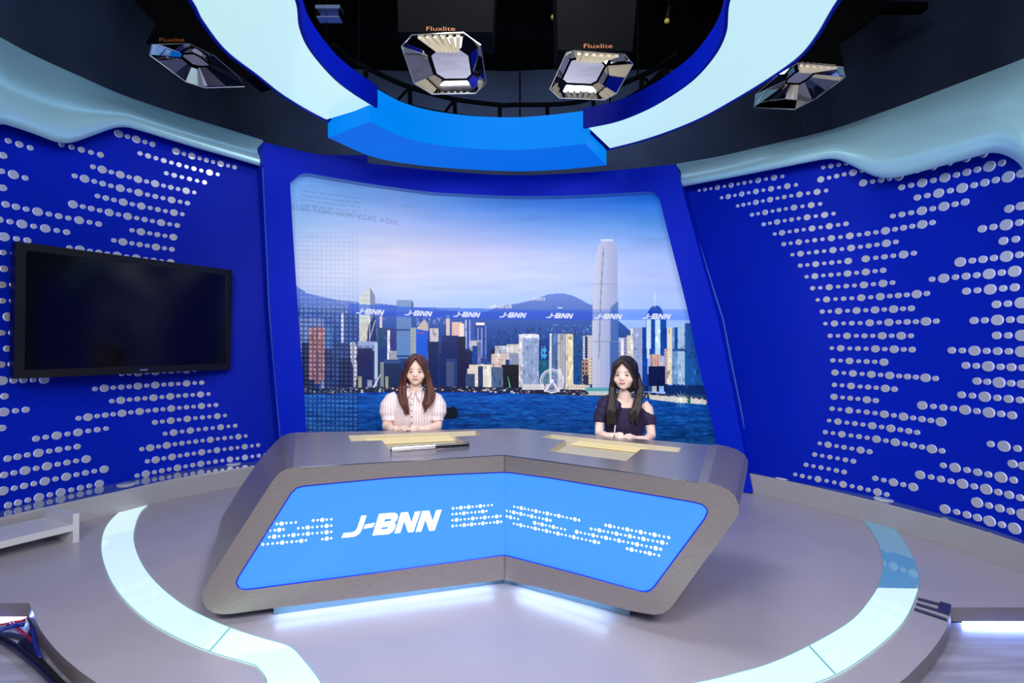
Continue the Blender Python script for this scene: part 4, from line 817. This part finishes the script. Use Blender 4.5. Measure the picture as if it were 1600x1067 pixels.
# ------------------------------------------------------------------ cables
rnd = random.Random(3)
CB = [([(-14, 975), (10, 972), (28, 968), (40, 966), (54, 960)], 'cable_red', .008, 'red cable along the top of the tangle below the left stage edge'),
      ([(24, 968), (34, 978), (46, 988), (56, 996), (66, 1012)], 'cable_red', .008, 'red cable slanting down through the tangle below the left stage edge'),
      ([(-14, 984), (8, 980), (26, 974), (44, 972)], 'cable_blue', .011, 'blue cable below the left stage edge, upper one in the tangle'),
      ([(-14, 990), (12, 987), (32, 990), (50, 996), (64, 1010)], 'cable_navy', .012, 'dark navy cable curving across the middle of the tangle'),
      ([(50, 964), (54, 972), (53, 984), (46, 1000), (42, 1020)], 'cable_navy', .008, 'dark navy cable dropping from the stage corner'),
      ([(-14, 994), (6, 994), (28, 1006), (44, 1018), (70, 1040), (105, 1075)], 'cable_black', .016, 'thick black cable leading from the tangle along the stage edge'),
      ([(42, 1000), (52, 1012), (66, 1030), (82, 1048), (108, 1075)], 'cable_black', .02, 'thickest black cable lying closest to the stage side'),
      ([(-14, 998), (10, 998), (24, 1004), (40, 1012), (60, 1030), (92, 1070)], 'cable_red', .008, 'red cable below the black ones in the tangle'),
      ([(56, 978), (60, 990), (62, 1004), (70, 1024)], 'cable_blue', .009, 'blue cable hugging the stage side'),
      ([(-14, 979), (4, 976), (16, 974)], 'cable_grey', .007, 'short pale grey cable at the left edge of the tangle')]
for i, (pts, mt, r, lb) in enumerate(CB):
    P = [plane_z(x - 7, y + 4, -.1 + r + .012 * (i % 3)) for x, y in pts]; bm = bmesh.new(); tube(bm, smooth_path(P, 6), r, 8); tag(obj('cable', bm, mt, smooth=True), lb, 'cable')
plate = thing('corner_plate', 'small dark plate at the right corner of the stage', 'plate', plane_z(1475, 950, 0))
bm = bmesh.new(); q = [plane_z(*v, .002) for v in ((1469, 942), (1486, 947), (1484, 962), (1465, 956))]; loft(bm, [q, [p + Vector((0, 0, .01)) for p in q]]); obj('cover', bm, 'cable_navy', plate)
for a, b, lb in (((1434, 936), (1468, 945), 'dark strip, farthest of the three across the stage by the corner plate'), ((1432, 944), (1465, 954), 'dark strip, middle of the three across the stage by the corner plate'), ((1429, 952), (1480, 969), 'dark strip, nearest of the three across the stage by the corner plate')):
    bm = bmesh.new(); p, q = plane_z(*a, .006), plane_z(*b, .006); tube(bm, [p, q], .011, 8, .5); tag(obj('dark_strip', bm, 'cable_navy'), lb, 'cable')  # thin dark strips lying flat across the stage

# ------------------------------------------------------------------ presenters
def remesh(o, vox, sm=6):
    m = o.modifiers.new('fuse', 'REMESH'); m.mode = 'VOXEL'; m.voxel_size = vox; m.use_smooth_shade = True
    s = o.modifiers.new('soften', 'SMOOTH'); s.factor = .5; s.iterations = sm; return o
def pobj(name, bm, m, parent, smooth=True):
    bmesh.ops.recalc_face_normals(bm, faces=bm.faces); me = bpy.data.meshes.new(name); bm.to_mesh(me); bm.free()
    if smooth: me.polygons.foreach_set('use_smooth', [True] * len(me.polygons))
    me.materials.append(M[m]); o = bpy.data.objects.new(name, me); C.objects.link(o); o.parent = parent; return o
def ringloft(bm, spec, seg=24):
    rings = []
    for z, cx, cy, rx, ry in spec: rings.append([Vector((cx + rx * math.cos(2 * math.pi * k / seg), cy + ry * math.sin(2 * math.pi * k / seg), z)) for k in range(seg)])
    loft(bm, rings)
def hand(bm, wrist, palm, side, fw, curl=1):
    """palm: centre of palm, fw: direction of the fingers, side: +1/-1 thumb side"""
    w_, p_, f_ = Vector(wrist), Vector(palm), Vector(fw).normalized(); s_ = f_.cross(Vector((0, 0, 1))).normalized()
    tube(bm, [w_, w_.lerp(p_, .5), p_, p_ + f_ * .03], [.023, .026, .034, .03], 12, .5)
    for k, (o, ln) in enumerate(((-.026, .058), (-.009, .066), (.009, .062), (.025, .048))):
        b = p_ + f_ * .028 + s_ * o * side
        tube(bm, [b, b + f_ * ln * .4 + Vector((0, 0, .008)), b + f_ * ln * .75 + Vector((0, 0, .001)), b + f_ * ln + Vector((0, 0, -.010 * curl))], [.0088, .0085, .008, .0065], 8)
    b = p_ - f_ * .015 - s_ * .028 * side
    tube(bm, [b, b + f_ * .025 - s_ * .016 * side, b + f_ * .052 - s_ * .014 * side], [.012, .0105, .0085], 8)
def head_bits(t, hc, yaw, skin, tilt=0):
    """face pieces in head space, hc = head centre; the face looks to -y"""
    R = Matrix.Translation(hc) @ Matrix.Rotation(yaw, 4, 'Z') @ Matrix.Rotation(tilt, 4, 'Y')
    def T(v): return R @ Vector(v)
    rot = Matrix.Rotation(yaw, 4, 'Z')
    for s in (-1, 1):
        bm = bmesh.new(); ball(bm, T((s * .031, -.081, .002)), (.0135, .006, .0046), rot, 14); e = pobj('eye', bm, 'eyewhite', t)
        bm = bmesh.new(); ball(bm, T((s * .031, -.0855, .002)), (.0062, .003, .0047), rot, 12); pobj('iris', bm, 'eye', e)
        bm = bmesh.new(); tube(bm, [T((s * .016, -.086, .0035)), T((s * .031, -.0885, .0068)), T((s * .046, -.080, .0035))], [.001, .0022, .001], 6); pobj('eyelid', bm, 'eye', t)
        bm = bmesh.new(); tube(bm, [T((s * .016, -.0895, .022)), T((s * .034, -.089, .0255)), T((s * .05, -.079, .021))], [.0015, .0017, .0008], 6, .6); pobj('eyebrow', bm, 'softbrow', t)
    bm = bmesh.new(); tube(bm, [T((-.023, -.081, -.052)), T((-.009, -.0885, -.050)), T((0, -.0895, -.0512)), T((.009, -.0885, -.050)), T((.023, -.081, -.052))], [.0012, .0032, .0032, .0032, .0012], 8)
    tube(bm, [T((-.018, -.082, -.0545)), T((0, -.0885, -.058)), T((.018, -.082, -.0545))], [.0014, .0044, .0014], 8); pobj('lips', bm, 'lips', t)
    return R
def head_mesh(bm, R):
    def T(v): return R @ Vector(v)
    rot = R.to_3x3().to_4x4()
    ball(bm, T((0, .008, .03)), (.076, .092, .088), rot, 28)             # cranium
    ball(bm, T((0, -.018, -.010)), (.070, .066, .072), rot, 28)          # face
    ball(bm, T((0, -.028, -.052)), (.054, .052, .046), rot, 24)          # jaw
    ball(bm, T((0, -.052, -.080)), (.028, .027, .018), rot, 16)          # chin
    for s in (-1, 1):
        ball(bm, T((s * .035, -.046, -.03)), (.032, .030, .032), rot, 16)  # cheeks
        ball(bm, T((s * .074, .006, -.012)), (.009, .016, .028), rot, 12)  # ears
    tube(bm, [T((0, -.077, .008)), T((0, -.083, -.012)), T((0, -.091, -.025)), T((0, -.083, -.032))], [.006, .0075, .010, .008], 10)  # nose
    for s in (-1, 1): ball(bm, T((s * .010, -.082, -.027)), (.006, .0065, .0055), rot, 10)
def legs(bm):
    for s in (-1, 1):
        tube(bm, [(s * .09, .2, .46), (s * .1, .05, .5), (s * .1, -.13, .49), (s * .1, -.16, .45)], [.085, .078, .062, .06], 14)
        tube(bm, [(s * .1, -.15, .47), (s * .1, -.1, .28), (s * .1, -.05, .12)], [.06, .052, .04], 14)
    ball(bm, (0, .06, .53), (.17, .13, .12))
def shoes(t):
    for s in (-1, 1):
        bm = bmesh.new(); tube(bm, [(s * .1, .0, .034), (s * .1, -.08, .036), (s * .1, -.19, .026)], [.032, .036, .026], 12); pobj('shoe', bm, 'black', t)

# presenter on the left, striped blouse
HB1 = Vector(((645.5 - CX) / F * 3.86, 3.86, 0))
w1 = thing('person', 'seated person with long brown hair in a pale pink striped short-sleeved blouse behind the desk', 'person', HB1, 0)
hc = Vector((.028, -.02, 1.172)); bm = bmesh.new()
R1 = Matrix.Translation(hc) @ Matrix.Rotation(math.radians(6), 4, 'Z')
head_mesh(bm, R1)
tube(bm, [(.025, .005, 1.12), (.018, .015, 1.04), (.008, .02, .98)], [.047, .05, .062], 18)
ringloft(bm, [(.50, 0, .06, .16, .11), (.62, 0, .05, .135, .095), (.72, 0, .04, .13, .09), (.84, 0, .03, .15, .1), (.93, 0, .03, .155, .09), (.985, 0, .03, .125, .07), (1.015, .01, .025, .07, .055)])
for s in (-1, 1):
    tube(bm, [(s * .13, .03, .955), (s * .168, .02, .91), (s * .19, .0, .81), (s * .188, -.04, .755), (s * .13, -.13, .752), (s * .085, -.165, .757)], [.05, .05, .042, .039, .033, .025], 16)
hand(bm, (-.085, -.165, .757), (-.04, -.18, .755), 1, (1, -.12, 0)); hand(bm, (.085, -.165, .757), (.05, -.195, .762), -1, (-1, -.2, .05))
legs(bm); body1 = remesh(pobj('body', bm, 'skin', w1), .005, 4)
head_bits(w1, hc, math.radians(6), 'skin')
bm = bmesh.new()
ringloft(bm, [(.5, 0, .06, .17, .12), (.62, 0, .05, .158, .112), (.70, 0, .04, .155, .11), (.8, 0, .028, .162, .116), (.88, 0, .022, .166, .116), (.94, 0, .025, .165, .1), (.985, .003, .028, .14, .082), (1.012, .008, .025, .082, .065), (1.03, .012, .022, .062, .055)])
for s in (-1, 1):
    tube(bm, [(s * .12, .03, .968), (s * .158, .02, .945), (s * .184, .005, .90), (s * .19, -.002, .855), (s * .186, -.01, .82)], [.058, .070, .073, .067, .05], 20)
    tube(bm, [(s * .185, -.012, .822), (s * .185, -.016, .796)], [.052, .051], 20)
bl = remesh(pobj('blouse', bm, 'blouse', w1), .006, 3)
for s in (-1, 1):
    bm = bmesh.new(); tube(bm, [(.012 + s * .052, .02, 1.045), (.012 + s * .05, -.03, 1.04), (.012 + s * .02, -.062, 1.014)], [.016, .016, .006], 10, .5); tube(bm, [(.012 + s * .035, -.05, 1.024), (.012 + s * .048, -.078, .99), (.012 + s * .055, -.094, .955)], [.024, .02, .003], 10, .35); pobj('collar', bm, 'blouse', w1)
bm = bmesh.new(); tube(bm, [(.01, -.062, 1.01), (.008, -.09, .95), (.005, -.098, .88), (0, -.092, .8), (0, -.074, .72)], .011, 8, .3); pobj('placket', bm, 'blouse', w1)
for z, y in ((.972, -.085), (.93, -.098), (.885, -.102), (.84, -.1), (.795, -.096)):
    bm = bmesh.new(); ball(bm, (.008, y, z), (.0052, .003, .0052), None, 10); pobj('button', bm, 'button', w1)
def hair(t, R, m, locks, fringe, name='hair', vox=.0055, wid=1.0):
    def T(v): return R @ Vector(v)
    rot = R.to_3x3().to_4x4(); bm = bmesh.new()
    ball(bm, T((0, .024, .040)), (.088 * wid, .092, .096), rot, 28); ball(bm, T((0, .045, -.02)), (.088 * wid, .066, .12), rot, 24)
    for s in (-1, 1): ball(bm, T((s * .070, .002, .03)), (.024, .052, .068), rot, 20)
    for pts, rads in fringe: tube(bm, smooth_path([T(p) for p in pts], 5), list(np.interp(np.linspace(0, 1, 5 * (len(pts) - 1) + 1), np.linspace(0, 1, len(rads)), rads)), 10)
    for pts, rads in locks: tube(bm, smooth_path([Vector(p) for p in pts], 5), list(np.interp(np.linspace(0, 1, 5 * (len(pts) - 1) + 1), np.linspace(0, 1, len(rads)), rads)), 10)
    return remesh(pobj(name, bm, m, t), vox, 2)
def fringe(w, dz=0):
    out = []
    for s in (-1, 1):
        for k in range(8):
            a = k / 7
            out.append(([(s * .003, -.056 + .07 * a, .130 + dz - .008 * a * a), (s * (.021 + .016 * a), -.086 + .06 * a, .094 + dz + .014 * a), (s * (.05 + .016 * a), -.080 + .05 * a, .05 + .006 * a), (s * (.064 + .014 * a), -.062 + .05 * a, .012), (s * (.076 + w), -.045 + .045 * a, -.035), (s * (.08 + w), -.036 + .05 * a, -.09)], [.011, .015, .016, .014, .013, .012]))
    return out
fr1 = fringe(.004); rq = random.Random(1); lk1 = []
for s in (-1, 1):
    for k in range(18):
        a = rq.uniform(-1, 1); b = rq.uniform(-1, 1); e = rq.uniform(-.02, .05)
        if s < 0: pts = [(-.052 + .010 * a, -.03 + .03 * b, 1.18), (-.070 + .018 * a, -.03 + .025 * b, 1.09), (-.068 + .030 * a, -.062 + .02 * b, 1.01), (-.046 + .028 * a, -.108 + .01 * b, .945), (-.022 + .022 * a, -.122 + .008 * b, .875 + e)]
        else: pts = [(.108 + .010 * a, -.03 + .03 * b, 1.18), (.124 + .016 * a, -.03 + .025 * b, 1.09), (.140 + .034 * a, -.06 + .02 * b, 1.01), (.130 + .034 * a, -.10 + .01 * b, .95), (.112 + .03 * a, -.118 + .008 * b, .89 + e)]
        lk1.append((pts, [.013, .015, .014, .012, .004]))
hair(w1, R1, 'hair1', lk1, fr1)
shoes(w1); bm = bmesh.new(); legs(bm); tr1 = remesh(pobj('trousers', bm, 'trousers', w1), .012, 2); tr1.scale = (1.04, 1.04, 1.0)
bm = bmesh.new(); tube(bm, [(-.098 + .03 * math.cos(a) * .3, -.182 + .03 * math.cos(a) * -.2, .79 + 0 * a) if False else Vector((-.1, -.152, .757)) + Vector((float(.006 * math.cos(a)), float(.027 * math.cos(a)), float(.02 * math.sin(a)))) for a in np.linspace(0, 2 * math.pi, 20)], .003, 6); pobj('bracelet', bm, 'eye', w1)

# presenter on the right, navy off-shoulder top
HB2 = Vector(((976.5 - CX) / F * 3.56, 3.56, 0))
w2 = thing('person', 'seated person with long black hair in a dark navy one-shoulder top behind the desk', 'person', HB2, math.radians(-4))
hc = Vector((-.006, -.03, 1.168)); R2 = Matrix.Translation(hc) @ Matrix.Rotation(math.radians(-20), 4, 'Z'); bm = bmesh.new()
head_mesh(bm, R2); tube(bm, [(0, .0, 1.12), (0, .012, 1.04), (0, .02, .98)], [.042, .043, .054], 18)
ringloft(bm, [(.50, 0, .06, .15, .105), (.62, 0, .05, .118, .085), (.72, 0, .04, .112, .082), (.84, 0, .03, .13, .09), (.92, 0, .03, .145, .082), (.97, 0, .03, .125, .062), (1.0, 0, .025, .066, .05)])
for s in (-1, 1):
    arm = [(s * .128, .03, .955), (s * .16, .02, .92), (s * .172, .0, .83), (s * .176, -.03, .745), (s * .12, -.12, .733), (s * .06, -.155, .745)] if s > 0 else [(s * .128, .03, .955), (s * .16, .02, .92), (s * .174, .0, .83), (s * .182, -.03, .755), (s * .14, -.12, .752), (s * .1, -.155, .765)]
    tube(bm, arm, [.042, .042, .035, .033, .028, .021], 16)
hand(bm, (-.1, -.155, .765), (-.068, -.178, .762), 1, (1, -.25, 0)); hand(bm, (.05, -.155, .745), (.005, -.175, .752), -1, (-1, -.1, .04))
legs(bm); remesh(pobj('body', bm, 'skin2', w2), .005, 4); head_bits(w2, hc, math.radians(-20), 'skin2')
bm = bmesh.new()
ringloft(bm, [(.5, 0, .06, .158, .115), (.62, 0, .05, .128, .096), (.72, 0, .04, .123, .093), (.8, 0, .03, .134, .1), (.87, 0, .027, .146, .1), (.915, 0, .027, .153, .095), (.938, -.012, .028, .146, .087)])
tube(bm, [(-.12, .02, .935), (-.155, .015, .90), (-.176, .0, .86), (-.18, -.008, .83)], [.052, .052, .046, .042], 18)
tube(bm, [(.13, .025, .885), (.155, .015, .875), (.175, .0, .845), (.178, -.008, .815)], [.05, .050, .044, .042], 18)
tube(bm, [(-.06, -.01, .985), (-.09, .015, .985), (-.125, .025, .965), (-.15, .02, .93)], [.032, .048, .055, .055], 14)
tube(bm, [(-.05, -.05, .985), (-.075, -.052, .95), (-.09, -.05, .9)], [.022, .042, .045], 12)
tube(bm, [(-.07, .04, .98), (-.1, .05, .94), (-.1, .05, .88)], [.03, .045, .05], 12); ball(bm, (-.145, .01, .945), (.05, .055, .042)); ball(bm, (-.16, .005, .90), (.05, .055, .05))
remesh(pobj('top', bm, 'navy', w2), .006, 3)
bm = bmesh.new(); tube(bm, smooth_path([(.062, -.072, .93), (.08, -.056, .955), (.1, -.02, .985), (.095, .03, .995), (.085, .1, .95)], 5), .006, 8); pobj('shoulder_strap', bm, 'navy', w2)
fr2 = fringe(0, -.012); lk2 = []
for s in (-1, 1):
    for k in range(18):
        a = rq.uniform(-1, 1); b = rq.uniform(-1, 1); e = rq.uniform(-.03, .05)
        if s < 0: pts = [(-.075 + .008 * a, -.0 + .03 * b, 1.17), (-.086 + .012 * a, -.01 + .025 * b, 1.08), (-.092 + .02 * a, -.045 + .02 * b, 1.0), (-.098 + .032 * a, -.085 + .01 * b, .93), (-.1 + .036 * a, -.1 + .008 * b, .85 + e)]
        else: pts = [(.074 + .012 * a, -.0 + .03 * b, 1.18), (.094 + .014 * a, -.015 + .025 * b, 1.08), (.082 + .018 * a, -.05 + .02 * b, 1.0), (.062 + .028 * a, -.086 + .01 * b, .93), (.04 + .034 * a, -.1 + .008 * b, .85 + e)]
        lk2.append((pts, [.014, .016, .015, .012, .004]))
hair(w2, R2, 'hair2', lk2, fr2)
shoes(w2); bm = bmesh.new(); legs(bm); tr2 = remesh(pobj('trousers', bm, 'trousers', w2), .012, 2); tr2.scale = (1.04, 1.04, 1.0)
pen = thing('pen', 'white pen held upright in the hand of the person in navy', 'pen', HB2 + Vector((-.11, -.19, .76)))
bm = bmesh.new(); tube(bm, [HB2 + Vector((-.112, -.176, .77)), HB2 + Vector((-.098, -.15, .835))], .0042, 8); obj('barrel', bm, 'white_paint', pen)
bm = bmesh.new(); tube(bm, [HB2 + Vector((-.1148, -.181, .757)), HB2 + Vector((-.112, -.176, .77))], [.0012, .0042], 8); obj('tip', bm, 'bezel', pen)
